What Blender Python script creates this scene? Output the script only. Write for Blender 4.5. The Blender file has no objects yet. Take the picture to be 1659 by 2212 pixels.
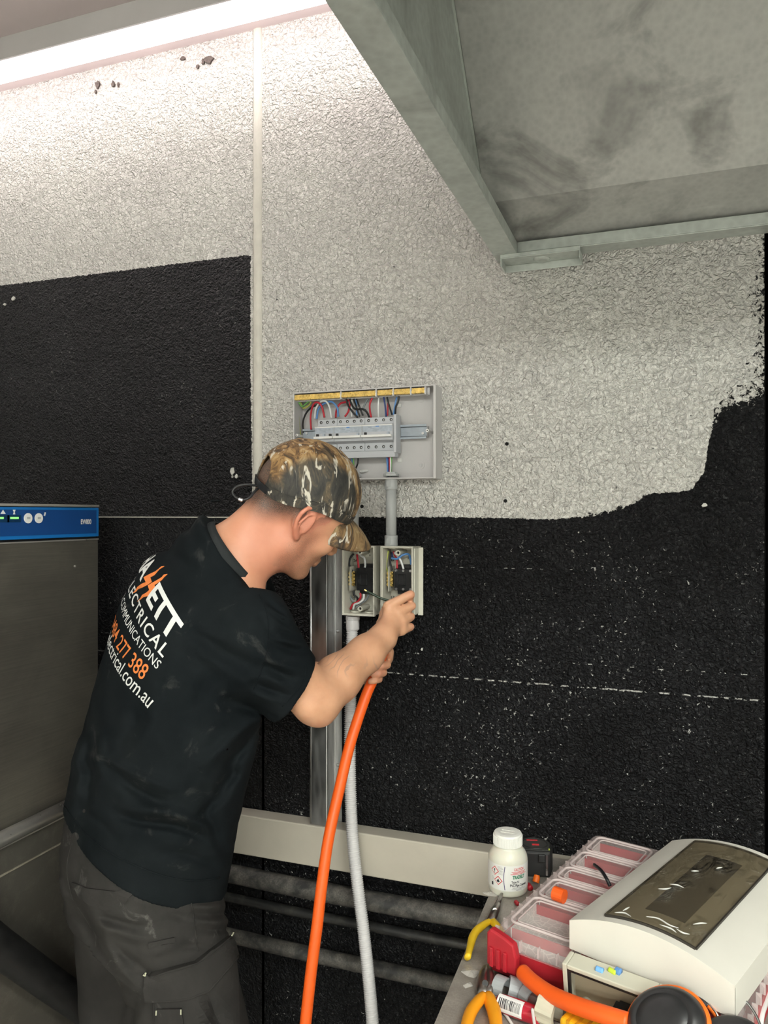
import bpy, bmesh, math, random
import numpy as np
from mathutils import Vector, Matrix, Euler
from mathutils.bvhtree import BVHTree

# ------------------------------------------------------------------ camera
scene = bpy.context.scene
C = scene.collection
FPX, W0, H0 = 1660.0, 1659.0, 2212.0
D, ZC, TH = 1.75, 1.55, math.radians(20.0)
SN, CS = math.sin(TH), math.cos(TH)
cd = bpy.data.cameras.new('camera'); cam = bpy.data.objects.new('camera', cd); C.objects.link(cam)
cam.location = (0, -D, ZC); cam.rotation_euler = (math.pi/2, 0, TH)
cd.sensor_fit = 'VERTICAL'; cd.sensor_height = 36.0; cd.lens = 36.0*FPX/H0
cd.shift_y = 4/H0; cd.clip_start = 0.02
scene.camera = cam
# ------------------------------------------------------------------ world, exposure
w = bpy.data.worlds.new('world'); scene.world = w; w.use_nodes = True
w.node_tree.nodes['Background'].inputs[0].default_value = (0.9, 0.95, 1.0, 1)
w.node_tree.nodes['Background'].inputs[1].default_value = 0.05
vs = scene.view_settings
vs.view_transform = 'Standard'; vs.look = 'None'; vs.gamma = 1.0; vs.exposure = 0.30; vs.use_curve_mapping = False
LAMP_E, ROOM_E, NEAR_E = 6.0, 62.0, 68.0
LAMP_C, ROOM_C = (1.0, 0.91, 0.90), (0.95, 1.0, 0.93)
scene.cycles.max_bounces = 8; scene.cycles.diffuse_bounces = 4; scene.cycles.glossy_bounces = 4
scene.cycles.transmission_bounces = 8; scene.cycles.transparent_max_bounces = 12
scene.cycles.sample_clamp_indirect = 4.0; scene.cycles.caustics_reflective = False; scene.cycles.caustics_refractive = False
scene.cycles.use_denoising = True

# ------------------------------------------------------------------ where a ray of the photograph meets the place
def uv(px, py): return (px-829.5)/FPX, (1110-py)/FPX
def cam2w(X, Y, d): return Vector((-SN*d+CS*X, -D+CS*d+SN*X, ZC+Y))
def V(px, py, d):
    u, v = uv(px, py); return cam2w(u*d, v*d, d)
def onY(px, py, y):
    u, v = uv(px, py); return V(px, py, (y+D)/(CS+SN*u))
def onX(px, py, x):
    u, v = uv(px, py); return V(px, py, x/(-SN+CS*u))
def onZ(px, py, z):
    u, v = uv(px, py); return V(px, py, (z-ZC)/v)
def J(px, py, d):
    u, v = uv(px, py); return np.array([u*d, v*d, d])

# ------------------------------------------------------------------ objects
def thing(name, label, cat, loc=(0,0,0), rot=(0,0,0), group=None, kind=None):
    o = bpy.data.objects.new(name, None); C.objects.link(o)
    o.empty_display_size = 0.05
    o.location = loc; o.rotation_euler = rot
    if label: o['label'] = label
    if cat: o['category'] = cat
    if group: o['group'] = group
    if kind: o['kind'] = kind
    return o
def tag(o, label, cat, group=None, kind=None):
    o['label'] = label
    if cat: o['category'] = cat
    if group: o['group'] = group
    if kind: o['kind'] = kind
    return o
def wmat(o):
    m = Matrix.LocRotScale(o.location, o.rotation_euler, o.scale)
    return wmat(o.parent) @ m if o.parent else m
def obj(name, vf, mat, parent=None, smooth=False, world=False, label=None, bevel=0, seg=2):
    vs_, fs_ = vf[0], vf[1]
    me = bpy.data.meshes.new(name)
    if world and parent is not None:
        mi = wmat(parent).inverted(); vs_ = [mi @ Vector(v) for v in vs_]
    me.from_pydata([tuple(v) for v in vs_], [], [tuple(f) for f in fs_])
    me.update()
    mats = mat if isinstance(mat, (list, tuple)) else [mat]
    for m in mats: me.materials.append(m)
    if len(vf) > 2: me.polygons.foreach_set('material_index', vf[2])
    if smooth: me.polygons.foreach_set('use_smooth', [True]*len(me.polygons))
    o = bpy.data.objects.new(name, me); C.objects.link(o)
    if parent is not None: o.parent = parent
    if label: o['label'] = label
    if bevel:
        b = o.modifiers.new('bevel', 'BEVEL'); b.width = bevel; b.segments = seg; b.limit_method = 'ANGLE'; b.angle_limit = 0.7
        b.harden_normals = False
        if smooth is None: pass
    return o
def dup(src, parent=None, loc=None, rot=None):
    c = src.copy(); C.objects.link(c); c.parent = parent
    if loc is not None: c.location = loc
    if rot is not None: c.rotation_euler = rot
    return c
def dup_tree(o, parent=None):
    c = dup(o, parent)
    for ch in list(o.children): dup_tree(ch, c)
    return c
# ---- shapes: (verts, faces)
def join(*ms):
    v, f = [], []
    for a in ms:
        n = len(v); v += [Vector(p) for p in a[0]]; f += [tuple(i+n for i in q) for q in a[1]]
    return v, f
def xf(m, M): return [M @ Vector(p) for p in m[0]], m[1]
def mv(m, t): t = Vector(t); return [Vector(p)+t for p in m[0]], m[1]
BF = [(0,3,2,1),(4,5,6,7),(0,1,5,4),(1,2,6,5),(2,3,7,6),(3,0,4,7)]
def box(x0, x1, y0, y1, z0, z1):
    return [Vector(p) for p in ((x0,y0,z0),(x1,y0,z0),(x1,y1,z0),(x0,y1,z0),(x0,y0,z1),(x1,y0,z1),(x1,y1,z1),(x0,y1,z1))], list(BF)
def cbox(c, s): return box(c[0]-s[0]/2,c[0]+s[0]/2,c[1]-s[1]/2,c[1]+s[1]/2,c[2]-s[2]/2,c[2]+s[2]/2)
def prism(poly, axis_o, u, v, n, t):
    """polygon (2-D) in the plane o,u,v, thickened by t along n"""
    o, u, v, n = Vector(axis_o), Vector(u), Vector(v), Vector(n); k = len(poly)
    a = [o+u*p[0]+v*p[1] for p in poly]; b = [p+n*t for p in a]
    f = [tuple(reversed(range(k))), tuple(range(k, 2*k))]+[(i,(i+1)%k,k+(i+1)%k,k+i) for i in range(k)]
    return a+b, f
def cyl(p0, p1, r, n=16, r1=None, cap=True):
    p0, p1 = Vector(p0), Vector(p1); r1 = r if r1 is None else r1
    d = (p1-p0).normalized(); a = d.orthogonal().normalized(); b = d.cross(a)
    vs_ = [p0+(a*math.cos(t)+b*math.sin(t))*r for t in [2*math.pi*i/n for i in range(n)]]
    vs_ += [p1+(a*math.cos(t)+b*math.sin(t))*r1 for t in [2*math.pi*i/n for i in range(n)]]
    f = [(i,(i+1)%n,n+(i+1)%n,n+i) for i in range(n)]
    if cap: f += [tuple(reversed(range(n))), tuple(range(n,2*n))]
    return vs_, f
def catmull(pts, k=8):
    P = [Vector(p) for p in pts]
    if len(P) < 3:
        return [P[0].lerp(P[1], i/k) for i in range(k+1)]
    P = [P[0]*2-P[1]]+P+[P[-1]*2-P[-2]]; out = []
    for i in range(1, len(P)-2):
        a, b, c, d = P[i-1:i+3]
        for j in range(k):
            t = j/k
            out.append(0.5*((2*b)+(c-a)*t+(2*a-5*b+4*c-d)*t*t+(3*b-a-3*c+d)*t**3))
    out.append(P[-2]); return out
def tube(pts, r, n=10, cap=True, flat=1.0, closed=False, ref=None):
    P = [Vector(p) for p in pts]; N = len(P); rr = r if callable(r) else (lambda t: r)
    vs_, f = [], []; nrm = None
    for i, p in enumerate(P):
        if closed: t = (P[(i+1) % N]-P[i-1]).normalized()
        else: t = (P[min(i+1,N-1)]-P[max(i-1,0)]).normalized()
        if nrm is None:
            nrm = Vector(ref) if ref is not None else t.orthogonal()
        nrm = (nrm-t*nrm.dot(t)).normalized(); b = t.cross(nrm); R = rr(i/max(1,N-1))
        vs_ += [p+(nrm*math.cos(2*math.pi*j/n)+b*flat*math.sin(2*math.pi*j/n))*R for j in range(n)]
    m = N if closed else N-1
    for i in range(m):
        i2 = (i+1) % N
        f += [(i*n+j, i*n+(j+1)%n, i2*n+(j+1)%n, i2*n+j) for j in range(n)]
    if cap and not closed: f += [tuple(reversed(range(n))), tuple(range((N-1)*n, N*n))]
    return vs_, f
def lathe(prof, n=32, o=(0,0,0)):
    """profile [(r, z)] about z"""
    o = Vector(o); vs_, f = [], []; k = len(prof)
    for r, z in prof: vs_ += [o+Vector((r*math.cos(2*math.pi*j/n), r*math.sin(2*math.pi*j/n), z)) for j in range(n)]
    for i in range(k-1): f += [(i*n+j, i*n+(j+1)%n, (i+1)*n+(j+1)%n, (i+1)*n+j) for j in range(n)]
    f += [tuple(reversed(range(n))), tuple(range((k-1)*n, k*n))]
    return vs_, f
def rrect(w, h, r, n=5):
    out = []
    for cx, cy, a0 in ((w/2-r,h/2-r,0),(-w/2+r,h/2-r,90),(-w/2+r,-h/2+r,180),(w/2-r,-h/2+r,270)):
        out += [(cx+r*math.cos(math.radians(a0+90*i/n)), cy+r*math.sin(math.radians(a0+90*i/n))) for i in range(n+1)]
    return out
def frame_M(o, x, y, z):
    M = Matrix((Vector(x), Vector(y), Vector(z))).transposed().to_4x4(); M.translation = Vector(o); return M

# ------------------------------------------------------------------ materials
def nodes(name):
    m = bpy.data.materials.new(name); m.use_nodes = True
    nt = m.node_tree; return m, nt, nt.nodes['Principled BSDF']
def nn(nt, t, **kw):
    n = nt.nodes.new(t)
    for k, v in kw.items():
        if k in n.inputs: n.inputs[k].default_value = v
        else: setattr(n, k, v)
    return n
def L(nt, a, b): nt.links.new(a, b)
def ramp(nt, fac, stops, interp='LINEAR'):
    r = nt.nodes.new('ShaderNodeValToRGB'); r.color_ramp.interpolation = interp
    e = r.color_ramp.elements
    while len(e) < len(stops): e.new(0.5)
    for s, (p, c) in zip(e, stops):
        s.position = p; s.color = (c, c, c, 1) if isinstance(c, (int, float)) else (*c[:3], 1)
    if fac is not None: L(nt, fac, r.inputs[0])
    return r
def math_(nt, op, a, b=None, clamp=False):
    n = nt.nodes.new('ShaderNodeMath'); n.operation = op; n.use_clamp = clamp
    for i, x in enumerate((a, b)):
        if x is None: continue
        if isinstance(x, (int, float)): n.inputs[i].default_value = x
        else: L(nt, x, n.inputs[i])
    return n.outputs[0]
def mixc(nt, fac, a, b, blend='MIX'):
    n = nt.nodes.new('ShaderNodeMix'); n.data_type = 'RGBA'; n.blend_type = blend
    for s, x in ((n.inputs[0], fac), (n.inputs[6], a), (n.inputs[7], b)):
        if isinstance(x, (int, float)): s.default_value = x
        elif isinstance(x, tuple): s.default_value = (*x[:3], 1)
        else: L(nt, x, s)
    return n.outputs[2]
def noise(nt, scale, detail=4, rough=0.55, dist=0.0, co=None):
    n = nn(nt, 'ShaderNodeTexNoise', Scale=scale, Detail=detail, Roughness=rough, Distortion=dist)
    if co is None:
        t = nt.nodes.new('ShaderNodeTexCoord'); co = t.outputs['Object']
    L(nt, co, n.inputs['Vector']); return n.outputs['Fac']
def bump(nt, h, strength, dist, prev=None):
    b = nn(nt, 'ShaderNodeBump', Strength=strength, Distance=dist); L(nt, h, b.inputs['Height'])
    if prev is not None: L(nt, prev, b.inputs['Normal'])
    return b.outputs[0]
def pmat(name, col, rough=0.5, metal=0.0, var=0.12, vscale=30, bmp=0.0, bscale=200, bdist=0.001, trans=0.0, ior=1.45, alpha=1.0, sss=0.0, spec=None, emit=None, estr=0, stretch=None, coat=0):
    m, nt, p = nodes(name)
    tc = nt.nodes.new('ShaderNodeTexCoord'); co = tc.outputs['Object']
    if stretch:
        mp = nn(nt, 'ShaderNodeMapping'); mp.inputs['Scale'].default_value = stretch; L(nt, co, mp.inputs[0]); co = mp.outputs[0]
    n = noise(nt, vscale, 5, 0.6, 0.2, co)
    c2 = tuple(min(1, c*(1+var)) for c in col); c1 = tuple(c*(1-var) for c in col)
    r = ramp(nt, n, [(0.3, c1), (0.7, c2)]); L(nt, r.outputs[0], p.inputs['Base Color'])
    rr = ramp(nt, n, [(0.3, max(0, rough-0.06)), (0.7, min(1, rough+0.06))]); L(nt, rr.outputs[0], p.inputs['Roughness'])
    p.inputs['Metallic'].default_value = metal
    p.inputs['Transmission Weight'].default_value = trans; p.inputs['IOR'].default_value = ior; p.inputs['Alpha'].default_value = alpha
    if spec is not None: p.inputs['Specular IOR Level'].default_value = spec
    if coat: p.inputs['Coat Weight'].default_value = coat; p.inputs['Coat Roughness'].default_value = 0.15
    if sss: p.inputs['Subsurface Weight'].default_value = sss; p.inputs['Subsurface Radius'].default_value = (0.012, 0.005, 0.003); p.inputs['Subsurface Scale'].default_value = 0.5
    if bmp: L(nt, bump(nt, noise(nt, bscale, 4, 0.6, 0, co), bmp, bdist), p.inputs['Normal'])
    if emit: p.inputs['Emission Color'].default_value = (*emit, 1); p.inputs['Emission Strength'].default_value = estr
    return m
def text_mesh(s, size, bold=0.0, align='LEFT', space=1.0, shear=0.0):
    cu = bpy.data.curves.new('t', 'FONT'); cu.body = s; cu.size = size; cu.offset = bold*size; cu.align_x = align
    cu.space_character = space; cu.shear = shear; cu.resolution_u = 3
    o = bpy.data.objects.new('t', cu); C.objects.link(o)
    bpy.context.view_layer.update()
    dg = bpy.context.evaluated_depsgraph_get(); me = bpy.data.meshes.new_from_object(o.evaluated_get(dg))
    v = [Vector(p.co) for p in me.vertices]; f = [tuple(p.vertices) for p in me.polygons]
    bpy.data.objects.remove(o); bpy.data.meshes.remove(me)
    return v, f
# ================================================================== materials of the place
def wall_material():
    m, nt, p = nodes('painted_render')
    tc = nt.nodes.new('ShaderNodeTexCoord'); co = tc.outputs['Object']
    at = nn(nt, 'ShaderNodeAttribute', attribute_name='paint'); ed = nn(nt, 'ShaderNodeAttribute', attribute_name='edge')
    tx = nn(nt, 'ShaderNodeAttribute', attribute_name='relief')
    n1 = noise(nt, 95, 6, 0.75, 0.6, co)
    s = math_(nt, 'ADD', at.outputs['Fac'], math_(nt, 'MULTIPLY', math_(nt, 'SUBTRACT', n1, 0.5), ed.outputs['Fac']))
    white = math_(nt, 'GREATER_THAN', s, 0.0)
    # relief of the rolled render
    v = nn(nt, 'ShaderNodeTexNoise', Scale=98, Detail=2.5, Roughness=0.45, Distortion=1.4); L(nt, co, v.inputs['Vector'])
    v2 = noise(nt, 16, 3, 0.5, 0.0, co)
    h = math_(nt, 'ADD', math_(nt, 'MULTIPLY', v.outputs['Fac'], 1.0), math_(nt, 'MULTIPLY', v2, 0.8))
    h = math_(nt, 'MULTIPLY', h, tx.outputs['Fac'])
    wn = noise(nt, 3.0, 4, 0.6, 0.0, co)
    wc = ramp(nt, wn, [(0.3, (0.72, 0.69, 0.66)), (0.7, (0.80, 0.78, 0.73))]).outputs[0]
    # small dark pits in the white coat
    pit = ramp(nt, noise(nt, 60, 2, 0.5, 0.3, co), [(0.235, 1), (0.25, 0)]).outputs[0]
    wc = mixc(nt, math_(nt, 'MULTIPLY', pit, 0.8), wc, (0.05, 0.05, 0.05))
    # black coat: bare specks where the roller missed, more of them in patches
    sp = noise(nt, 130, 3, 0.6, 0.8, co); big = noise(nt, 4.0, 3, 0.6, 0.0, co)
    thr = ramp(nt, big, [(0.38, 0.725), (0.60, 0.645)]).outputs[0]
    spk = math_(nt, 'GREATER_THAN', sp, thr)
    sep = nn(nt, 'ShaderNodeSeparateXYZ'); L(nt, co, sep.inputs[0])
    # two horizontal lines of bare render across the black coat
    ln = None
    for z0, th, cut in ((1.2175, 0.0011, 0.56), (1.166, 0.0017, 0.50), (1.4255, 0.0006, 0.60)):
        zz = math_(nt, 'ADD', sep.outputs['Z'], math_(nt, 'MULTIPLY', math_(nt, 'SUBTRACT', noise(nt, 30, 4, 0.6, 0, co), 0.5), 0.006))
        a = math_(nt, 'LESS_THAN', math_(nt, 'ABSOLUTE', math_(nt, 'SUBTRACT', zz, z0)), th)
        a = math_(nt, 'MULTIPLY', a, math_(nt, 'GREATER_THAN', noise(nt, 55, 3, 0.6, 0, co), cut))
        ln = a if ln is None else math_(nt, 'MAXIMUM', ln, a)
    low = math_(nt, 'LESS_THAN', sep.outputs['Z'], 1.5)
    spk = math_(nt, 'MAXIMUM', math_(nt, 'MULTIPLY', spk, math_(nt, 'ADD', math_(nt, 'MULTIPLY', low, 0.75), 0.25)), ln)
    bc = ramp(nt, big, [(0.3, (0.006, 0.006, 0.007)), (0.7, (0.012, 0.012, 0.014))]).outputs[0]
    bc = mixc(nt, math_(nt, 'MULTIPLY', spk, tx.outputs['Fac']), bc, (0.45, 0.44, 0.42))
    L(nt, mixc(nt, white, bc, wc), p.inputs['Base Color'])
    L(nt, ramp(nt, white, [(0.0, 0.34), (1.0, 0.62)]).outputs[0], p.inputs['Roughness'])
    p.inputs['Specular IOR Level'].default_value = 0.22
    L(nt, bump(nt, h, 1.0, 0.021), p.inputs['Normal'])
    return m
M_WALL = wall_material()
M_SEAL = pmat('joint_sealant', (0.60, 0.57, 0.51), 0.5, bmp=0.5, bscale=60, bdist=0.003, vscale=18, var=0.1)
M_CEIL = pmat('ceiling_paint', (0.62, 0.53, 0.53), 0.8, vscale=5, var=0.04, bmp=0.1)
M_ROOM = pmat('pale_room_paint', (0.80, 0.79, 0.76), 0.8, vscale=3, var=0.05, bmp=0.1, bscale=60)
M_FLOOR = pmat('pale_vinyl_floor', (0.52, 0.50, 0.47), 0.5, vscale=14, var=0.3, bmp=0.2, bscale=80)
M_BOARD = pmat('cream_board_paint', (0.47, 0.43, 0.36), 0.42, vscale=9, var=0.06, bmp=0.05, bscale=120)
M_BLKPIPE = None
def dusty(name, base, dust, thr=0.5, rough=0.6, metal=0.0, amt=0.6):
    m, nt, p = nodes(name)
    tc = nt.nodes.new('ShaderNodeTexCoord'); co = tc.outputs['Object']
    n = noise(nt, 26, 8, 0.7, 0.4, co); n2 = noise(nt, 300, 3, 0.6, 0, co)
    f = math_(nt, 'MULTIPLY', ramp(nt, n, [(thr-0.12, 0), (thr+0.15, 1)]).outputs[0], ramp(nt, n2, [(0.35, 0.35), (0.7, 1)]).outputs[0])
    L(nt, mixc(nt, math_(nt, 'MULTIPLY', f, amt), base, dust), p.inputs['Base Color'])
    p.inputs['Roughness'].default_value = rough; p.inputs['Metallic'].default_value = metal
    L(nt, bump(nt, n, 0.3, 0.002), p.inputs['Normal']); return m
def galv(name, c0, c1, rough=0.42, scale=90, stretch=(1,1,1), smear=0.0, metal=1.0):
    m, nt, p = nodes(name)
    tc = nt.nodes.new('ShaderNodeTexCoord'); mp = nn(nt, 'ShaderNodeMapping'); mp.inputs['Scale'].default_value = stretch
    L(nt, tc.outputs['Object'], mp.inputs[0]); co = mp.outputs[0]
    vo = nn(nt, 'ShaderNodeTexVoronoi', Scale=scale); L(nt, co, vo.inputs['Vector'])
    n = noise(nt, scale*0.25, 6, 0.65, 0.4, co)
    f = math_(nt, 'ADD', math_(nt, 'MULTIPLY', vo.outputs['Distance'], 0.35), math_(nt, 'MULTIPLY', n, 0.7))
    c = ramp(nt, f, [(0.3, c0), (0.75, c1)]).outputs[0]
    if smear:
        s = noise(nt, 5, 5, 0.6, 0.8, tc.outputs['Object'])
        c = mixc(nt, math_(nt, 'MULTIPLY', ramp(nt, s, [(0.52, 0), (0.72, 1)]).outputs[0], smear), c, (0.10, 0.095, 0.09))
    L(nt, c, p.inputs['Base Color'])
    L(nt, ramp(nt, f, [(0.2, rough-0.1), (0.8, rough+0.12)]).outputs[0], p.inputs['Roughness'])
    p.inputs['Metallic'].default_value = metal
    L(nt, bump(nt, f, 0.12, 0.001), p.inputs['Normal']); return m
M_PIPE = dusty('sooty_black_pipe', (0.02, 0.02, 0.02), (0.28, 0.255, 0.22), 0.50, 0.5)
M_PIPE2 = dusty('black_painted_pipe', (0.012, 0.012, 0.012), (0.12, 0.11, 0.09), 0.58, 0.45)
M_GALV = galv('galvanised_stud', (0.36, 0.36, 0.36), (0.66, 0.66, 0.66), 0.33, 60, (1, 1, 0.25))
M_HOOD = galv('galvanised_hood', (0.46, 0.49, 0.46), (0.62, 0.66, 0.62), 0.50, 70, (1,1,1), 0.35, 0.35)
M_HOODP = galv('hood_back_sheet', (0.42, 0.42, 0.40), (0.55, 0.55, 0.52), 0.50, 90, (1,1,1), 0.8, 0.3)

# ================================================================== the room
XL, XR, YF, ZT = -2.35, 1.9, -6.2, 2.80
JX0, JX1 = onY(546, 700, 0).x, onY(566, 700, 0).x            # vertical joint in the wall
XE = onY(1651, 900, 0).x                                     # where the render stops
ZJ = onY(350, 1117, 0).z
POLY = [(-400,-600),(2300,-600),(2300,300),(1655,300),(1652,500),(1652,700),(1648,840),(1600,862),(1558,878),(1550,885),(1532,950),(1521,1020),(1492,1060),
        (1392,1068),(1376,1086),(1290,1110),(1230,1119),(1190,1122),(1000,1117),(700,1117),(549,1117),(545,1060),(541,800),(541,550),(0,617),(-400,665)]
PW = np.array([[onY(a, b, 0).x, onY(a, b, 0).z] for a, b in POLY])
def seg_dist(P, a, b):
    d = b-a; t = np.clip(((P-a)@d)/(d@d), 0, 1); return np.linalg.norm(P-(a+t[:, None]*d), axis=1)
def poly_sd(P):
    dist = np.full(len(P), 9.0); ins = np.zeros(len(P), bool); n = len(PW)
    for i in range(n):
        a, b = PW[i], PW[(i+1) % n]; dist = np.minimum(dist, seg_dist(P, a, b))
        c = (a[1] > P[:,1]) != (b[1] > P[:,1])
        xx = (b[0]-a[0])*(P[:,1]-a[1])/(b[1]-a[1]+1e-12)+a[0]; ins ^= c & (P[:,0] < xx)
    return np.where(ins, dist, -dist)
def wp(px, py): q = onY(px, py, 0); return np.array([q.x, q.z])
def wall_panel(x0, x1, z0, z1, y, relief, parent, paint=None, step=0.011):
    nx, nz = max(2, int((x1-x0)/step)), max(2, int((z1-z0)/step))
    xs, zs = np.linspace(x0, x1, nx), np.linspace(z0, z1, nz)
    X, Z = np.meshgrid(xs, zs); P = np.stack([X.ravel(), Z.ravel()], 1)
    vv = [(a, y, b) for a, b in P]
    ff = [(j*nx+i, j*nx+i+1, (j+1)*nx+i+1, (j+1)*nx+i) for j in range(nz-1) for i in range(nx-1)]
    # thickness behind the face
    k = len(vv); vv += [(x0,y+.1,z0),(x1,y+.1,z0),(x1,y+.1,z1),(x0,y+.1,z1)]; c = (0, nx-1, nz*nx-1, (nz-1)*nx)
    ff += [(k,k+3,k+2,k+1)]
    ff += [tuple(range(nx-1,-1,-1))+(k,k+1), tuple(range((nz-1)*nx, nz*nx))+(k+2,k+3),
           tuple(i*nx for i in range(nz))+(k+3,k), tuple(i*nx+nx-1 for i in range(nz-1,-1,-1))+(k+1,k+2)]
    o = obj('wall_panel', (vv, ff), M_WALL, parent, world=True)
    me = o.data
    sd = poly_sd(P) if paint is None else np.full(len(P), paint)
    ed = np.full(len(P), 0.016)
    if paint is None:
        # thin, dragged-out roller coat by the corner and under the hood
        for q, r, a in (((1604,800),0.075,0.42),((1625,640),0.075,0.34),((1560,870),.05,.12),((1300,1105),.06,.06),((1640,560),.04,.2)):
            if r: ed = np.maximum(ed, a*np.exp(-((np.linalg.norm(P-wp(*q),axis=1)/r)**2)))
        hl = seg_dist(P, wp(1075, 598), wp(1262, 572)); h2 = seg_dist(P, wp(1255, 562), wp(1660, 522))
        sd = np.where(sd > 0, np.minimum(sd, np.minimum(hl, h2)*1.2+0.0055), sd)
        ed = np.where(np.minimum(hl, h2) < 0.04, np.maximum(ed, 0.045), ed)
        # nail holes and the dragged seam near the corner
        for q, rr in (((1095,959),.0035),((1092,1082),.0035),((782,1094),.003),((503,1019),-.011),((510,1030),-.006),((30,646),-.007),((8,660),-.005),((1521,1092),-.006)):
            dd = np.linalg.norm(P-wp(*q), axis=1)
            sd = np.where(dd < abs(rr), (1 if rr < 0 else -1)*(abs(rr)-dd)*1.0, sd) if False else sd
    for nm, arr in (('paint', sd), ('edge', ed), ('relief', np.full(len(P), relief))):
        a = me.attributes.new(nm, 'FLOAT', 'POINT'); a.data.foreach_set('value', np.concatenate([arr, np.full(4, arr[0])]).astype(np.float32))
    return o
wb = thing('wall_back', 'rough rendered wall, white coat above and unfinished black coat below', None, (0,0,0), kind='structure')
wall_panel(XL, JX0, ZJ+0.0012, ZT, 0, 1.0, wb)
wall_panel(XL, onY(570,1500,0).x, 0, ZJ-0.0012, 0.003, 0.28, wb, -1)
wall_panel(JX1, XE, 0, ZT, 0, 1.0, wb)
wall_panel(onY(571,1500,0).x, JX1, 0, ZJ-0.002, 0.0, 0.5, wb, -1)
wall_panel(XE+0.008, XR, 0, ZT, 0.006, 0.5, wb, -1, 0.04)
obj('wall_panel', box(XL, XR, 0.05, 0.16, 0, ZT), pmat('dark_backing', (0.01,0.01,0.01), 0.8), wb, world=True)
random.seed(3)
# the sealant bead of the vertical joint and the pale arris at the panel step
pts = []
nz = 60; sv, sf = [], []
for i in range(nz+1):
    z = ZJ+(ZT-ZJ)*i/nz; j = random.uniform(-.0012, .0012)
    for k, (x, y) in enumerate(((JX0-.001,.004),(JX0+.003+j,-.003),((JX0+JX1)/2+j,-.0055),(JX1-.003+j,-.003),(JX1+.001,.004))): sv.append((x, y, z))
for i in range(nz):
    for k in range(4): sf.append((i*5+k, i*5+k+1, i*5+k+6, i*5+k+5))
seal = obj('trim_1', (sv, sf), M_SEAL, smooth=True); tag(seal, 'white sealant bead filling the vertical wall joint', None, kind='structure')
tr = obj('trim_2', box(XL, onY(512,1117,0).x, -.0035, .004, ZJ-.0014, ZJ+.0012), M_SEAL); tag(tr, 'thin pale line between upper and lower black wall panels', None, kind='structure')
# flakes of old paint under the lamp, nail holes
M_HOLE = pmat('nail_hole_dark', (0.004,0.004,0.004), 0.9); M_FLAKE = pmat('lifted_paint_flake', (0.10,0.08,0.07), 0.7, var=0.5, vscale=200)
for q, r in (((1095,959),.0042),((1092,1082),.0042),((782,1094),.0045)):
    c = onY(*q, 0); obj('nail_hole', cyl(c+Vector((0,-.0012,0)), c+Vector((0,.003,0)), r, 12), M_HOLE, wb, world=True)
def blob(c, r, n=9, th=.003, sx=1, sz=1):
    a0 = random.random()*6
    pl = [(sx*r*random.uniform(.55,1.2)*math.cos(a0+2*math.pi*i/n), sz*r*random.uniform(.55,1.2)*math.sin(a0+2*math.pi*i/n)) for i in range(n)]
    return prism(pl, Vector(c)+Vector((0,.001,0)), (1,0,0), (0,0,1), (0,-1,0), th)
for q, r, s in (((212,184),.012,.7),((246,182),.010,.5),((257,184),.008,.4),((208,199),.006,.6),((452,130),.013,1.2),((440,135),.009,.5),((428,145),.005,1),((397,128),.005,2)):
    obj('paint_flake', blob(onY(*q, 0), r, sx=s, th=.006), M_FLAKE, wb, world=True)
M_BARE = pmat('bare_render_spot', (0.55,0.54,0.5), 0.7, bmp=.4, bscale=300)
for q, r, s in (((503,1018),.010,.7),((511,1029),.006,1),((503,1030),.004,.7),((30,645),.007,.9),((11,658),.004,1.3),((1521,1092),.005,1.2),((1250,1150),.002,1),((912,1402),.004,.7)):
    obj('bare_spot', blob(onY(*q, 0), r, sx=s, th=.0045), M_BARE, wb, world=True)

fl = obj('floor', box(XL-.1, XR+.1, YF-.1, 0.1, -.1, 0), M_FLOOR); tag(fl, 'pale floor under the bench and the man', None, kind='structure')
ce = obj('ceiling', box(XL-.1, XR+.1, YF-.1, 0.1, ZT, ZT+.1), M_CEIL); tag(ce, 'pale mauve painted ceiling above the lamp', None, kind='structure')
for nm, b in (('wall_left', box(XL-.1, XL, YF, 0, 0, ZT)), ('wall_right', box(XR, XR+.1, YF, 0, 0, ZT)), ('wall_front', box(XL-.1, XR+.1, YF-.1, YF, 0, ZT))):
    o = obj(nm, b, M_ROOM); tag(o, 'plain pale wall closing the room', None, kind='structure')

# ---- cream board along the wall
BZ0, BZ1, BY = .69, .79, -.05
b = obj('trim_3', box(XL+.3, XR-.2, BY, -.002, BZ0, BZ1), M_BOARD, bevel=.003); tag(b, 'cream painted board fixed along the wall under the steel stud', None, kind='structure')
# ---- pipes
for nm, z, r, y, mt, lab in (('wall_pipe', .632, .0225, -.045, M_PIPE, 'thick sooty pipe, topmost of three under the cream board'),
                              ('wall_pipe', .562, .0115, -.030, M_PIPE2, 'thin black pipe, middle one of three under the cream board'),
                              ('wall_pipe', .471, .0175, -.040, M_PIPE, 'dusty black pipe, lowest of three under the cream board')):
    t = thing(nm, lab, 'pipe', (0, y, z), group='pipes along the wall')
    obj('tube', tube([(XL+.35+i*(XR-XL-.9)/40, .0015*math.sin(i*1.3), .002*math.sin(i*.7)) for i in range(41)], r, 18), mt, t, smooth=True)
    for x in (-1.5, -.35+.0, .9):
        obj('pipe_clip', join(cbox((x, 0.012, 0), (.022, .03, r*2.3)), cbox((x, -y-.003, 0), (.022, .006, r*4))), mt, t)
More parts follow.
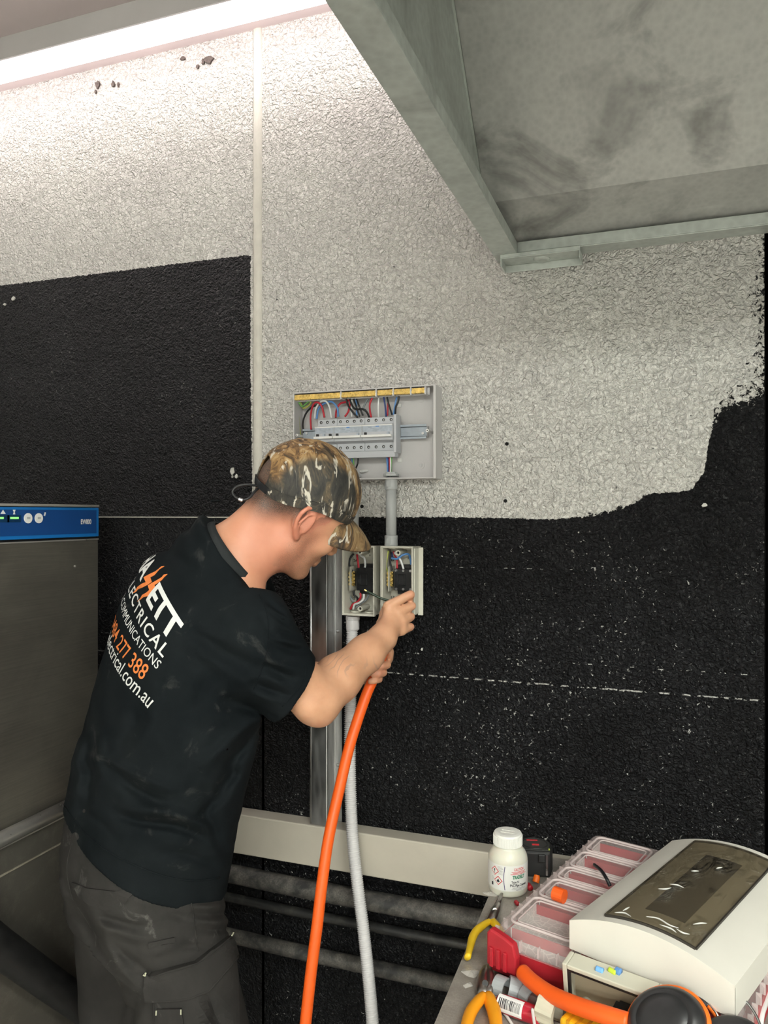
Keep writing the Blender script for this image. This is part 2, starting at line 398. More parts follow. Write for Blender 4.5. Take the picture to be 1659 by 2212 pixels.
# ---- steel stud (hat section) on the board
t = thing('steel_stud', 'galvanised steel channel standing upright on the cream board', 'stud', (onY(690,1500,0).x, 0, BZ1))
yF = -.043; xa, xb = onY(669,1500,yF).x, onY(706,1500,yF).x; xc, xd = onY(722.5,1500,-.003).x, onY(739,1500,-.003).x; zt = 1.552
T = .0016
def plate(x0,x1,y0,y1): return box(min(x0,x1),max(x0,x1),min(y0,y1),max(y0,y1),BZ1+.0005,zt)
obj('face', plate(xa+.004, xb-.0015, yF, yF+T), M_GALV, t, world=True)
def bent(pl):  # folded sheet: outline polygon in plan, extruded up
    return prism(pl, (0,0,BZ1+.0005), (1,0,0), (0,1,0), (0,0,1), zt-BZ1-.0005)
obj('side_flange', bent([(xb-.0015,yF-.0006),(xb+.0008,yF),(xb+T,yF+.002),(xc,-.006),(xc-T,-.006),(xb-.001,yF+.003)]), M_GALV, t, world=True)
obj('fixing_flange', bent([(xc-T,-.006),(xc,-.006),(xd,-.0045),(xd,-.002),(xc-T,-.002)]), M_GALV, t, world=True)
obj('stiffening_rib', tube([(xc+.0035,-.006,BZ1+.002),(xc+.0035,-.006,zt)], .0016, 8), M_GALV, t, world=True)
obj('rolled_edge', tube([(xa+.003,yF+.001,BZ1+.002),(xa+.003,yF+.001,zt)], .003, 10), M_GALV, t, smooth=True, world=True)
obj('side_flange', plate(xa+.001, xa+.0026, yF+.002, -.004), M_GALV, t, world=True)
obj('fixing_flange', plate(xa-.018, xa+.002, -.0045, -.0022), M_GALV, t, world=True)
for z in (.93, 1.26): obj('screw', lathe([(.004,0),(.0045,.0012),(.003,.0026),(.0008,.003)], 12), M_GALV, t).matrix_local = wmat(t).inverted() @ frame_M(((xc+xd)/2, -.005, z), (1,0,0), (0,0,1), (0,-1,0))
# ================================================================== lamps
M_BODY = pmat('lamp_body_enamel', (0.42, 0.40, 0.39), 0.5, vscale=8, var=.04)
def lamp_batten(label, x0, x1, y0, y1, ztop, zbot, mdif, group):
    t = thing('ceiling_lamp', label, 'lamp', ((x0+x1)/2, (y0+y1)/2, ztop), group=group)
    w, d, h = (x1-x0)/2, (y1-y0)/2, ztop-zbot
    obj('body', join(box(-w, w, -d, -d+.006, -h, -.0005), box(-w, w, -d+.006, d-.001, -.010, -.0005)), M_BODY, t)
    # curved opal diffuser, standing a little proud of the tray
    n = 8; pl = [(-d+.007, 0)]+[(-(d-.007)*math.cos(math.pi*i/n), -.004-.010*math.sin(math.pi*i/n)) for i in range(n+1)]+[(d-.002, .002), (d-.001, h-.017)]
    obj('diffuser', prism(pl, (-w+.01, 0, -h+.004), (0,1,0), (0,0,1), (1,0,0), 2*w-.02), mdif, t)
    for s in (-1, 1): obj('end_cap', cbox((s*(w-.004), 0, -h/2-.004), (.012, 2*d+.004, h+.006)), M_BODY, t, bevel=.003)
    return t
M_DIF = pmat('lit_diffuser', (.9,.9,.9), .5, emit=LAMP_C, estr=LAMP_E)
M_DIF2 = pmat('lit_room_diffuser', (.9,.9,.9), .5, emit=ROOM_C, estr=ROOM_E)
lamp_batten('bright long lamp under the ceiling, washing the white wall', XL+.12, -.30, -.20, -.105, ZT, 2.742, M_DIF, 'ceiling lamps')
lamp_batten('long ceiling lamp further back in the room', -.2, 1.8, -4.75, -4.57, ZT, 2.74, M_DIF2, 'ceiling lamps')
M_DIF3 = pmat('lit_near_diffuser', (.9,.9,.9), .5, emit=ROOM_C, estr=NEAR_E)
lamp_batten('long ceiling lamp over the middle of the room', 0.5, 1.8, -2.35, -2.17, ZT, 2.74, M_DIF3, 'ceiling lamps')
lamp_batten('long ceiling lamp at the far end of the room', -.2, 1.8, -5.65, -5.47, ZT, 2.74, M_DIF2, 'ceiling lamps')

# ================================================================== exhaust hood
HZ = 2.125; HX0 = onZ(1066, 553, HZ).x; HX1 = 1.55; HY0 = -1.22
t = thing('exhaust_hood', 'dull galvanised exhaust hood overhanging the bench from the wall', 'hood', ((HX0+HX1)/2, -.6, HZ))
GW, GL = .052, .026
def hood(name, vf, m=M_HOOD, bevel=0): return obj(name, vf, m, t, world=True, bevel=bevel)
hood('gutter', join(box(HX0, HX0+GW, HY0, -.001, HZ, HZ+.003), box(HX0+GW-.003, HX0+GW, HY0+GW, -GW, HZ+.003, HZ+GL)), bevel=.001)
hood('gutter', join(box(HX0+GW, HX1, -GW, -.001, HZ, HZ+.003), box(HX0+GW, HX1-GW, -GW, -GW+.003, HZ+.003, HZ+GL)), bevel=.001)
hood('gutter', join(box(HX1-GW, HX1, HY0, -GW, HZ, HZ+.003), box(HX1-GW, HX1-GW+.003, HY0+GW, -GW, HZ+.003, HZ+GL)), bevel=.001)
hood('gutter', join(box(HX0+GW, HX1-GW, HY0, HY0+GW, HZ, HZ+.003), box(HX0+GW, HX1-GW, HY0+GW-.003, HY0+GW, HZ+.003, HZ+GL)), bevel=.001)
HT = 2.62
hood('side_sheet', box(HX0, HX0+.002, HY0, -.001, HZ+.003, HT), M_HOOD)
hood('side_sheet', box(HX1-.002, HX1, HY0, -.001, HZ+.003, HT), M_HOOD)
hood('front_sheet', box(HX0+.002, HX1-.002, HY0, HY0+.002, HZ+.003, HT), M_HOOD)
# inner side sheet leaning in, as the eye sees it above the gutter lip
hood('back_sheet', prism([(-.012, HZ+.02), (-.07, HZ+.045), (-.165, HZ+.075), (-.50, HT-.07), (-.50, HT-.066), (-.16, HZ+.079), (-.07, HZ+.049), (-.012, HZ+.024)], (HX0+.006, 0, 0), (0,1,0), (0,0,1), (1,0,0), HX1-HX0-.012), M_HOODP)
hood('top_sheet', box(HX0+.002, HX1-.002, HY0+.002, -.002, HT-.003, HT), M_HOOD)
hood('seam_fold', prism([(-.05,HZ+.032),(-.165,HZ+.069),(-.50,HT-.074),(-.50,HT-.079),(-.165,HZ+.063),(-.05,HZ+.026)], (HX0+.0022, 0, 0), (0,1,0), (0,0,1), (1,0,0), .004))
# hanger plate with a pressed round boss under the wall corner
bx0, bx1 = onZ(1071,560,2.10).x, onZ(1250,545,2.10).x
yb0, yb1 = -.060, -.006; zb = HZ-.022
br = [hood('hanger_plate', join(box(bx0, bx1, yb0, yb1, zb+.012, zb+.0145), box(bx0, bx1, yb1-.003, yb1, zb-.004, zb+.012), box(bx0, bx0+.003, yb0, yb1-.003, zb-.004, zb+.012), box(bx1-.003, bx1, yb0, yb1-.003, zb-.004, zb+.012), box(bx0, bx1, yb0, yb0+.003, zb+.0145, HZ)), bevel=.0008)]
bo = obj('round_boss', lathe([(.019,0),(.018,-.002),(.014,-.0045),(.011,-.0045),(.009,-.003),(.001,-.0028)], 24), M_HOOD, br[0], smooth=True)
bo.matrix_local = wmat(t).inverted() @ Matrix.Translation(((bx0+bx1)/2, (yb0+yb1)/2+.004, zb+.0125))

# ================================================================== switchboard
M_PVC = pmat('pale_grey_plastic', (0.56, 0.54, 0.54), 0.38, vscale=12, var=.03)
M_PVCI = pmat('enclosure_plastic', (0.60, 0.58, 0.50), 0.40, vscale=12, var=.04)
M_BRK = pmat('breaker_plastic', (0.50, 0.51, 0.54), 0.42, vscale=25, var=.03)
M_BRKF = pmat('breaker_face_print', (0.40, 0.44, 0.50), 0.45, vscale=120, var=.15)
M_WHITE = pmat('white_plastic', (0.80, 0.79, 0.77), 0.35, vscale=15, var=.03)
M_BLACK = pmat('black_plastic', (0.012, 0.012, 0.013), 0.38, vscale=40, var=.3)
M_STEEL = pmat('zinc_rail', (0.34, 0.38, 0.43), 0.4, 0.5, vscale=40, var=.1)
M_SCREW = pmat('screw_steel', (0.55, 0.55, 0.56), 0.3, 1.0, vscale=60, var=.1)
M_BRASS = pmat('brass', (0.72, 0.52, 0.18), 0.28, 1.0, vscale=90, var=.25, bmp=.3, bscale=400)
M_COND = pmat('grey_conduit', (0.40, 0.41, 0.41), 0.42, vscale=20, var=.05)
WC = dict(red=pmat('wire_red',(0.42,0.015,0.03),.4), white=pmat('wire_white',(0.72,0.72,0.72),.4), blue=pmat('wire_blue',(0.10,0.25,0.55),.4), navy=pmat('wire_navy',(0.02,0.04,0.16),.4),
          black=pmat('wire_black',(0.01,0.01,0.012),.4), green=pmat('wire_green',(0.12,0.30,0.08),.4), yellow=pmat('wire_yellow',(0.42,0.45,0.10),.4), grey=pmat('wire_grey',(0.22,0.24,0.25),.4))
SY = -.055                                               # front rim of the switchboard
sx0, sx1 = onY(633,940,SY).x, onY(941,940,SY).x; sz0, sz1 = onY(940,1033,SY).z, onY(940,830,SY).z
t = thing('switchboard', 'open white switchboard with circuit breakers and coloured wires on the wall', 'switchboard', ((sx0+sx1)/2, 0, sz0))
def sb(name, vf, m, parent=None, **k): return obj(name, vf, m, parent or t, world=True, **k)
T = .003
base = sb('back_plate', box(sx0, sx1, -.006, -.0005, sz0, sz1), M_PVC, bevel=.001)
sb('side_wall', box(sx0, sx0+T, SY, -.006, sz0, sz1), M_PVC, bevel=.001)
sb('side_wall', box(sx1-T-.003, sx1, SY, -.006, sz0, sz1), M_PVC, bevel=.001)
sb('top_wall', box(sx0+T, sx1-T-.003, SY, -.006, sz1-T, sz1), M_PVC, bevel=.0008)
sb('bottom_wall', box(sx0+T, sx1-T-.003, SY, -.006, sz0, sz0+T), M_PVC, bevel=.0008)
# neutral and earth bars along the top
ya, yb_ = SY+.001, SY+.013
segs = [(636,735),(737,811),(815,848),(851,886),(889,917)]
for a, b_ in segs:
    xa_, xb2 = onY(a, 855, ya).x, onY(b_, 850, ya).x; z0 = sz1-.0185; z1 = sz1-.0055
    bar = sb('brass_bar', box(xa_, xb2, ya, yb_, z0, z1), M_BRASS, bevel=.0008)
    n = max(2, int((xb2-xa_)/.0078))
    for i in range(n):
        for r_ in (0, 1):
            x = xa_+(i+.5+(.25 if r_ else -.25))*(xb2-xa_)/n; z = z0+.0035+.006*r_
            sb('bar_screw', cyl((x, ya-.0014, z), (x, ya+.001, z), .0022, 8), M_BRASS, bar)
    sb('bar_holder', box(xb2, xb2+.0035, ya-.001, yb_+.01, z0-.003, z1+.002), M_PVC)
sb('bar_carrier', box(sx0+T, onY(925,850,ya).x, yb_, yb_+.004, sz1-.021, sz1-.004), M_PVC)
# rail
ry = -.022; rz0, rz1 = onY(900,948,ry).z, onY(900,917,ry).z
rx0, rx1 = onY(655,930,ry).x, onY(922,930,ry).x
rail = sb('mounting_rail', join(box(rx0, rx1, ry, ry+.0012, rz0+.005, rz1-.005), box(rx0, rx1, ry-.004, ry-.003, rz0, rz0+.006), box(rx0, rx1, ry-.004, ry-.003, rz1-.006, rz1), box(rx0, rx1, ry-.004, ry+.001, rz0+.005, rz0+.006), box(rx0, rx1, ry-.004, ry+.001, rz1-.006, rz1-.005)), M_STEEL)
for px in (663, 914):
    c = onY(px, 936, ry-.001); sb('rail_screw', join(cyl(c, c+Vector((0,-.003,0)), .0032, 12), cbox(c+Vector((0,-.0035,0)), (.005,.001,.001))), M_SCREW, rail)
for px in (663, 914): c = onY(px, 930, ry); sb('rail_stand', box(c.x-.01, c.x+.01, ry+.0012, -.006, rz0+.004, rz1-.004), M_PVC)
# the breakers: one switch and two residual current devices, each with its own toggles
by0, by1 = -.064, -.024
zT, zB = onY(770,903,-.05).z, onY(770,975,-.05).z
fx = [onY(p, 930, by0).x for p in (680, 721.5, 782, 848)]
hz = (zT-zB)
for k in range(3):
    x0, x1 = fx[k]+.0004, fx[k+1]-.0004; w = x1-x0
    prof = [(-.024, zB), (-.046, zB), (-.046, zB+hz*.24), (by0, zB+hz*.30), (by0, zB+hz*.74), (-.046, zB+hz*.80), (-.046, zT), (-.024, zT)]
    br_ = sb('circuit_breaker', prism(prof, (x0,0,0), (0,1,0), (0,0,1), (1,0,0), w), M_BRK, bevel=.0006)
    sb('printed_face', box(x0+.001, x1-.001, by0-.0004, by0, zB+hz*.55, zB+hz*.725), M_BRKF, br_)
    sb('upper_ledge', box(x0-.0002, x1+.0002, by0-.0015, by0+.002, zB+hz*.725, zB+hz*.755), M_WHITE, br_)
    n = (3, 4, 4)[k]
    sb('toggle_bar', box(x0+.0006, x1-.0006, by0-.010, by0-.0002, zB+hz*.385, zB+hz*.455), M_WHITE, br_, bevel=.0008)
    for i in ((0,1,2), (0,3), (0,3))[k]:
        x = x0+w*(i+.5)/n
        sb('toggle', box(x-.0025, x+.0025, by0-.006, by0, zB+hz*.455, zB+hz*.53), M_BLACK if i % 2 == 0 else M_BRKF, br_)
    for i in range(n):
        x = x0+w*(i+.5)/n
        for zz in (zT-hz*.085, zB+hz*.12):
            c = Vector((x, -.046, zz)); s = sb('terminal_hole', cyl(c+Vector((0,-.0006,0)), c+Vector((0,.002,0)), .0036, 12), M_BLACK, br_)
            sb('terminal_screw', cyl(c+Vector((.0006,-.0009,-.0004)), c+Vector((.0006,.001,-.0004)), .0016, 8), M_SCREW, br_)
    if k: sb('blue_mark', box(x0+w*.45, x0+w*.56, by0-.0009, by0-.0003, zB+hz*.69, zB+hz*.722), WC['blue'], br_)
    for zz, q in ((.67,.22),(.60,.5),(.64,.3),(.67,.8)): sb('print_line', box(x0+w*q*.9, x0+w*q*.9+w*.12, by0-.0008, by0-.0004, zB+hz*zz, zB+hz*zz+.0012), M_STEEL, br_)
xs_ = onY(858,930,-.05).x
cov = sb('breaker_end_cover', box(fx[3], xs_, -.058, -.024, zB-.006, zT+.004), M_BRK, bevel=.001)
sb('busbar_cover', box(fx[0]+.008, xs_-.004, -.056, -.03, zB-.016, zB-.001), M_BRK, bevel=.0008)
# small mouldings
for px, py, r in ((641,940,.0034),(923,930,.0036)):
    c = onY(px, py, SY+.004); pst = sb('cover_post', join(cyl(c, Vector((c.x, -.006, c.z)), r, 12), cyl(c+Vector((0,-.0006,0)), c, r*.45, 8)), M_WHITE, smooth=False)
    sb('post_hole', cyl(c+Vector((0,-.0009,0)), c+Vector((0,-.0002,0)), r*.4, 8), M_BLACK, pst)
c = onY(909, 1005, -.006); ring = sb('fixing_screw', join(cyl(c, c+Vector((0,-.003,0)), .0052, 14), cyl(c, c+Vector((0,-.0015,0)), .0095, 20)), M_PVC)
sb('screw_head', cyl(c+Vector((0,-.0045,0)), c+Vector((0,-.003,0)), .0038, 10), M_SCREW, ring)
c = onY(909, 861, -.006); sb('knockout', cyl(c+Vector((0,-.0012,0)), c, .0095, 20), M_PVC)
c = onY(781, 1018, -.02); sb('cover_post', join(cyl(c, c+Vector((.010,.014,.002)), .0035, 12), cyl(c+Vector((-.004,-.001,0)), c, .002, 8)), M_WHITE)
for px, py in ((863,876),(864,994)): c = onY(px, py, -.006); sb('moulded_lug', cbox(c+Vector((0,-.002,0)), (.010,.004,.008)), M_WHITE)
def wire(par, col, pts, r=.0026, k=7): return obj('wire', tube(catmull([onY(*p) for p in pts], k), r, 8), WC[col], par, smooth=True, world=True)
zt_ = -.040
WIRES = [('red', [(672,928,-.03),(671,900,-.036),(676,876,-.042),(685,869,-.044),(695,878,-.044),(701,902,zt_)]),
 ('white', [(680,905,-.03),(682,884,-.036),(692,869,-.04),(704,867,-.042),(712,880,-.043),(716,903,zt_)]),
 ('blue', [(684,905,-.028),(688,884,-.032),(700,872,-.036),(716,868,-.04),(728,880,-.042),(731,900,zt_)]),
 ('black', [(656,935,-.02),(654,915,-.025),(660,895,-.03),(673,880,-.034),(690,874,-.03)]),
 ('yellow', [(638,868,-.035),(643,890,-.03),(647,925,-.022),(650,955,-.018)]),
 ('green', [(640,866,-.03),(644,900,-.024),(649,955,-.016)]),
 ('green', [(644,866,-.035),(652,878,-.034),(661,872,-.036),(668,866,-.04)]),
 ('yellow', [(648,866,-.03),(655,881,-.03),(667,876,-.032),(672,868,-.036)]),
 ('red', [(725,902,-.038),(727,885,-.03),(735,872,-.028),(748,868,-.03),(756,862,-.035)]),
 ('red', [(745,900,zt_),(752,890,-.04),(755,878,-.042),(757,864,-.044)]),
 ('white', [(760,900,zt_),(759,884,-.042),(760,864,-.044)]),
 ('black', [(748,862,-.044),(752,876,-.045),(762,890,-.046),(773,902,zt_)]),
 ('black', [(756,862,-.046),(760,875,-.048),(768,884,-.048),(783,884,-.048),(792,890,-.046),(798,902,zt_)]),
 ('black', [(770,862,-.044),(776,878,-.046),(784,898,zt_)]),
 ('black', [(764,862,-.042),(770,880,-.044),(777,900,zt_)]),
 ('blue', [(769,862,-.04),(770,882,-.042),(771,902,zt_)]),
 ('grey', [(795,862,-.036),(789,872,-.034),(785,882,-.034),(790,886,-.03)]),
 ('red', [(804,860,-.046),(799,872,-.048),(799,886,-.046),(802,902,zt_)]),
 ('white', [(818,860,-.046),(817,880,-.047),(818,902,zt_)]),
 ('navy', [(829,858,-.044),(832,878,-.045),(834,900,zt_)]),
 ('red', [(838,870,-.036),(837,898,-.036)]),
 ('black', [(836,858,-.046),(840,874,-.047),(847,896,zt_)]),
 ('blue', [(857,858,-.044),(853,876,-.045),(850,896,zt_)]),
 ('black', [(862,856,-.046),(860,868,-.046),(855,880,-.045),(854,894,zt_)]),
 ('blue', [(760,984,-.042),(761,1005,-.036),(762,1022,-.03)]), ('green', [(763,985,-.044),(764,1005,-.038),(765,1022,-.03)]),
 ('red', [(745,985,-.044),(751,1000,-.04),(757,1018,-.034)]), ('black', [(774,985,-.044),(772,1003,-.042),(763,1022,-.034)]),
 ('blue', [(835,985,-.044),(837,1005,-.04),(838,1030,-.036)]), ('navy', [(839,985,-.043),(840,1030,-.036)]), ('red', [(841,985,-.045),(842,1005,-.042),(842,1030,-.036)]),
 ('green', [(846,985,-.046),(845,1006,-.043),(844,1030,-.037)]), ('white', [(844,985,-.046),(844,1006,-.044),(843,1030,-.038)])]
for c_, p in WIRES: wire(t, c_, p, .0024 if len(p) > 3 else .0021)

# ================================================================== rigid conduits between board and boxes
IY = -.066
def conduit(label, px, ytop, ybot, yy=-.036):
    a, b_ = onY(px, ytop, yy), onY(px, ybot, yy); b_.x = a.x
    t = thing('conduit', label, 'conduit', (a.x, yy, b_.z), group='conduits between board and boxes')
    Lh = a.z-b_.z
    obj('tube', cyl((0,0,0), (0,0,Lh), .0125, 24), M_COND, t, smooth=False)
    for z0, z1, r in ((0, .026, .0158), (Lh-.030, Lh-.002, .0150)):
        cp = obj('coupling', lathe([(r-.001,z0),(r,z0+.001),(r,z0+.006),(r*.985,z0+.0065),(r*.985,z1-.006),(r,z1-.0055),(r,z1-.001),(r-.001,z1)], 28), M_COND, t, smooth=False)
        obj('moulded_tab', cbox((-.001, -r-.0002, (z0+z1)/2), (.010, .0016, (z1-z0)*.45)), M_COND, cp)
    obj('locknut', lathe([(.013,Lh+.002),(.0195,Lh+.0025),(.0195,Lh+.008),(.016,Lh+.0085),(.0155,Lh+.012)], 10), M_COND, t)
    for s in obj_smooth(t): pass
    return t
def obj_smooth(t):
    for o in t.children:
        if o.type == 'MESH' and o.name.startswith(('tube','coupling')):
            for p_ in o.data.polygons: p_.use_smooth = len(p_.vertices) == 4
    return []
conduit('grey conduit running down to the enclosure beside the hand', 845, 1031, 1180)
conduit('grey conduit half hidden behind the cap brim', 764, 1033, 1178)

# ================================================================== two open isolator boxes
M_MARK = pmat('marker_ink', (0.02,0.02,0.02), .6)
def isolator(label, pa, pb, ya_, yb2, marks, wires, flap):
    x0, x1 = onY(pa, 1250, IY).x, onY(pb, 1250, IY).x; z0, z1 = onY(pa, yb2, IY).z, onY(pa, ya_, IY).z
    t = thing('isolator_box', label, 'enclosure', ((x0+x1)/2, 0, z0), group='open isolator boxes')
    def q(name, vf, m, parent=None, **k): return obj(name, vf, m, parent or t, world=True, **k)
    T = .0028
    q('back_plate', box(x0, x1, -.006, -.0005, z0, z1), M_PVCI)
    q('side_wall', box(x0, x0+T, IY, -.006, z0, z1), M_PVCI, bevel=.0008); q('side_wall', box(x1-T, x1, IY, -.006, z0, z1), M_PVCI, bevel=.0008)
    q('top_wall', box(x0+T, x1-T, IY, -.006, z1-T, z1), M_PVCI, bevel=.0008); q('bottom_wall', box(x0+T, x1-T, IY, -.006, z0, z0+T), M_PVCI, bevel=.0008)
    # stepped rim
    q('rim', join(box(x0-.0015, x0+.0012, IY-.003, IY+.008, z0-.0015, z1+.0015), box(x1-.0012, x1+.0015, IY-.003, IY+.008, z0-.0015, z1+.0015), box(x0+.0012, x1-.0012, IY-.003, IY+.008, z1-.0012, z1+.0015), box(x0+.0012, x1-.0012, IY-.003, IY+.008, z0-.0015, z0+.0012)), M_PVCI)
    if flap: q('side_flange', join(box(x1+.0015, x1+.014, -.030, -.026, z0-.002, z1-.002), box(x1+.0015, x1+.004, IY+.006, -.026, z0+.004, z1-.003)), M_PVCI, bevel=.0008)
    xc_ = (x0+x1)/2
    for zz, dx in ((z1-.014, .0), (z0+.014, .001)):
        p_ = obj('screw_boss', lathe([(.0062,0),(.0062,.052),(.0035,.052),(.0035,.046)], 20), M_PVCI, t); p_.matrix_local = wmat(t).inverted() @ frame_M((xc_+dx, -.006, zz), (1,0,0), (0,0,1), (0,-1,0))
        h_ = obj('boss_hole', lathe([(.0034,0),(.0034,.0465)], 14), M_BLACK, p_)
    for s, zz in ((-1, z1), (1, z1), (-1, z0), (1, z0)):
        q('knockout_ring', cyl((xc_+s*.018, -.034, zz-(.006 if zz == z1 else -.003)), (xc_+s*.018, -.034, zz-(.003 if zz == z1 else -.006)), .014, 20), M_PVCI)
    # rotary switch body
    bx0_, bx1_ = xc_-.012, x1-.005; bz0, bz1 = z0+.056, z1-.052; yb0_ = -.050
    sw = q('switch_body', join(box(bx0_, bx1_, yb0_, -.006, bz0, bz1), box(bx0_+.004, bx1_-.004, yb0_+.012, -.006, bz0-.009, bz1+.009)), M_BLACK, bevel=.0012)
    sq = [(-.0085,-.0125),(.0085,-.0125),(.0085,.0125),(-.0085,.0125)]
    cx, cz = (bx0_+bx1_)/2-.004, (bz0+bz1)/2
    q('shaft_frame', join(box(cx-.0095,cx-.0075,yb0_-.004,yb0_,cz-.0135,cz+.0135), box(cx+.0075,cx+.0095,yb0_-.004,yb0_,cz-.0135,cz+.0135), box(cx-.0095,cx+.0095,yb0_-.004,yb0_,cz+.0115,cz+.0135), box(cx-.0095,cx+.0095,yb0_-.004,yb0_,cz-.0135,cz-.0115)), M_BLACK, sw, bevel=.0005)
    for i in range(3):
        for zz in (bz1-.004, bz0+.004):
            c = Vector((bx0_+.005+i*(bx1_-bx0_-.010)/2, yb0_, zz)); q('terminal_screw', cyl(c+Vector((0,-.0022,0)), c, .0030, 10), M_SCREW if flap else M_BLACK, sw)
    for i in range(4): q('switch_rib', box(bx1_-.009, bx1_-.003, yb0_-.0012, yb0_, cz-.009+i*.005, cz-.0065+i*.005), M_BLACK, sw)
    # earth and neutral terminals
    for dx in (.008, .0165):
        tb = q('terminal_bar', box(x0+dx-.0028, x0+dx+.0028, -.042, -.034, cz-.017, cz+.018), M_BRASS, bevel=.0006)
        for i in range(4): c = Vector((x0+dx, -.042, cz-.0125+i*.0085)); q('terminal_screw', cyl(c+Vector((0,-.003,0)), c, .0031, 10), M_BRASS, tb)
    q('divider', box(x0+.0118, x0+.0128, -.054, -.006, cz-.028, cz+.030), M_PVCI)
    for s, px, py, sz in marks:
        v, f = text_mesh(s, sz, .02, shear=.25); o_ = onY(px, py, -.0066)
        q('hand_mark', xf((v, f), frame_M(o_, (1,0,0), (0,0,1), (0,-1,0))), M_MARK)
    for c_, p in wires: wire(t, c_, p, .0026)
    return t
isolator('open grey enclosure with black switch, nearer the stud', 741, 808, 1180, 1327, [('20A',757,1214,.011),('20',757,1296,.011),('A',797,1201,.006)],
  [('black',[(764,1196,-.03),(756,1208,-.035),(755,1222,-.038),(762,1236,-.04)]), ('red',[(771,1198,-.03),(773,1212,-.038),(775,1230,-.040)]), ('white',[(778,1200,-.028),(787,1206,-.036),(789,1220,-.04),(788,1226,-.041)]),
   ('grey',[(757,1262,-.036),(752,1275,-.03),(756,1288,-.026),(764,1300,-.03)]), ('black',[(764,1276,-.04),(765,1285,-.04),(772,1292,-.036),(771,1302,-.03)]),
   ('red',[(778,1281,-.042),(779,1290,-.042),(772,1300,-.038),(762,1306,-.034),(757,1316,-.032)]), ('white',[(786,1283,-.044),(785,1294,-.044),(776,1302,-.042),(766,1306,-.038),(763,1316,-.034)]),
   ('grey',[(796,1284,-.036),(792,1294,-.034),(780,1303,-.032),(769,1312,-.03)])], False)
isolator('open grey enclosure with black switch, beside the hand', 824, 891, 1181, 1328, [('63',842,1212,.011),('63',842,1294,.011),('A',880,1208,.006)],
  [('yellow',[(839,1190,-.03),(835,1210,-.035),(834,1225,-.038),(838,1234,-.04)]), ('black',[(844,1192,-.03),(843,1214,-.036),(846,1232,-.04)]), ('red',[(850,1192,-.03),(857,1208,-.038),(858,1228,-.041)]),
   ('white',[(852,1194,-.032),(861,1204,-.042),(867,1214,-.044),(872,1230,-.043)]), ('blue',[(846,1206,-.036),(858,1207,-.044),(870,1199,-.044),(882,1197,-.036),(886,1204,-.03)]), ('navy',[(846,1194,-.026),(848,1205,-.03),(860,1208,-.03)]),
   ('blue',[(884,1200,-.03),(888,1215,-.026),(886,1232,-.026)])], True)

# ================================================================== corrugated flexible conduit
pts = catmull([onY(762,1329,-.036), onY(761,1345,-.036), onY(760,1400,-.040), onY(757.5,1500,-.044), onY(756,1600,-.056), onY(757,1700,-.072), onY(761,1800,-.085), onY(771,1900,-.098), onY(784,2000,-.115), onY(795,2100,-.13), onY(804,2200,-.145), V(811,2300,1.70), V(816,2420,1.68), V(822,2560,1.66), V(840,2650,1.62), V(900,2690,1.56)], 24)
# even spacing, one ring every few millimetres
acc = [0.0]
for a, b_ in zip(pts, pts[1:]): acc.append(acc[-1]+(b_-a).length)
pitch = .0046; nr = int((acc[-1]-.03)/pitch)*4; samp = []; j = 0
for i in range(nr):
    s = .03+(acc[-1]-.03)*i/nr
    while acc[j+1] < s: j += 1
    samp.append(pts[j].lerp(pts[j+1], (s-acc[j])/(acc[j+1]-acc[j])))
M_FLEX = pmat('corrugated_grey_plastic', (0.64,0.62,0.62), .42, vscale=30, var=.04)
t = thing('flexible_conduit', 'grey corrugated hose hanging from the enclosure to the floor', 'conduit', (pts[-1].x, pts[-1].y, 0))
vv, ff = [], []; n = 20; nrm = None; PR = [.0118, .0142, .0142, .0118]
vf = tube(samp, 1.0, n)
for i, p in enumerate(samp):
    for j in range(n): vv.append(p+(vf[0][i*n+j]-p)*PR[i % 4])
obj('corrugated_tube', (vv, vf[1]), M_FLEX, t, smooth=True, world=True)
a = pts[0]; obj('end_coupling', lathe([(.0150,-.034),(.0160,-.032),(.0160,-.010),(.0168,-.009),(.0168,-.001),(.015,0)], 28), M_FLEX, t).matrix_local = wmat(t).inverted() @ Matrix.Translation(a+Vector((0,0,-.001)))

# ================================================================== dishwasher
M_SS = None
def stainless(name, c0, c1, rough, sc=(2,2,90)):
    m, nt, p = nodes(name)
    tc = nt.nodes.new('ShaderNodeTexCoord'); mp = nn(nt, 'ShaderNodeMapping'); mp.inputs['Scale'].default_value = sc; L(nt, tc.outputs['Object'], mp.inputs[0])
    n = noise(nt, 4, 5, .6, 0, mp.outputs[0]); n2 = noise(nt, 6, 6, .65, .6, tc.outputs['Object'])
    f = math_(nt, 'ADD', math_(nt, 'MULTIPLY', n, .45), math_(nt, 'MULTIPLY', n2, .55))
    L(nt, ramp(nt, f, [(.3, c0), (.7, c1)]).outputs[0], p.inputs['Base Color']); p.inputs['Metallic'].default_value = .75
    L(nt, ramp(nt, f, [(.3, rough-.08), (.7, rough+.1)]).outputs[0], p.inputs['Roughness'])
    L(nt, bump(nt, n, .05, .001), p.inputs['Normal']); return m
M_SS = stainless('brushed_steel_door', (.17,.155,.135), (.28,.26,.22), .38)
M_SSD = dusty('dirty_steel_panel', (.14,.13,.11), (.28,.26,.22), .60, .5, .5, .5)
M_CHROME = pmat('bright_steel', (.80,.77,.72), .32, .8, vscale=20, var=.05)
M_BLUE = pmat('blue_panel_print', (0.008,0.055,0.21), .35, vscale=6, var=.06); M_BLUE2 = pmat('light_blue_border', (0.01,0.15,0.45), .35, vscale=6, var=.05)
M_PRINT = pmat('white_print', (.8,.8,.8), .5); M_GREEN = pmat('green_indicator', (.2,.8,.2), .3, emit=(.3,1,.2), estr=.7)
DX, DY0, DY1 = -1.36, -.86, -.15
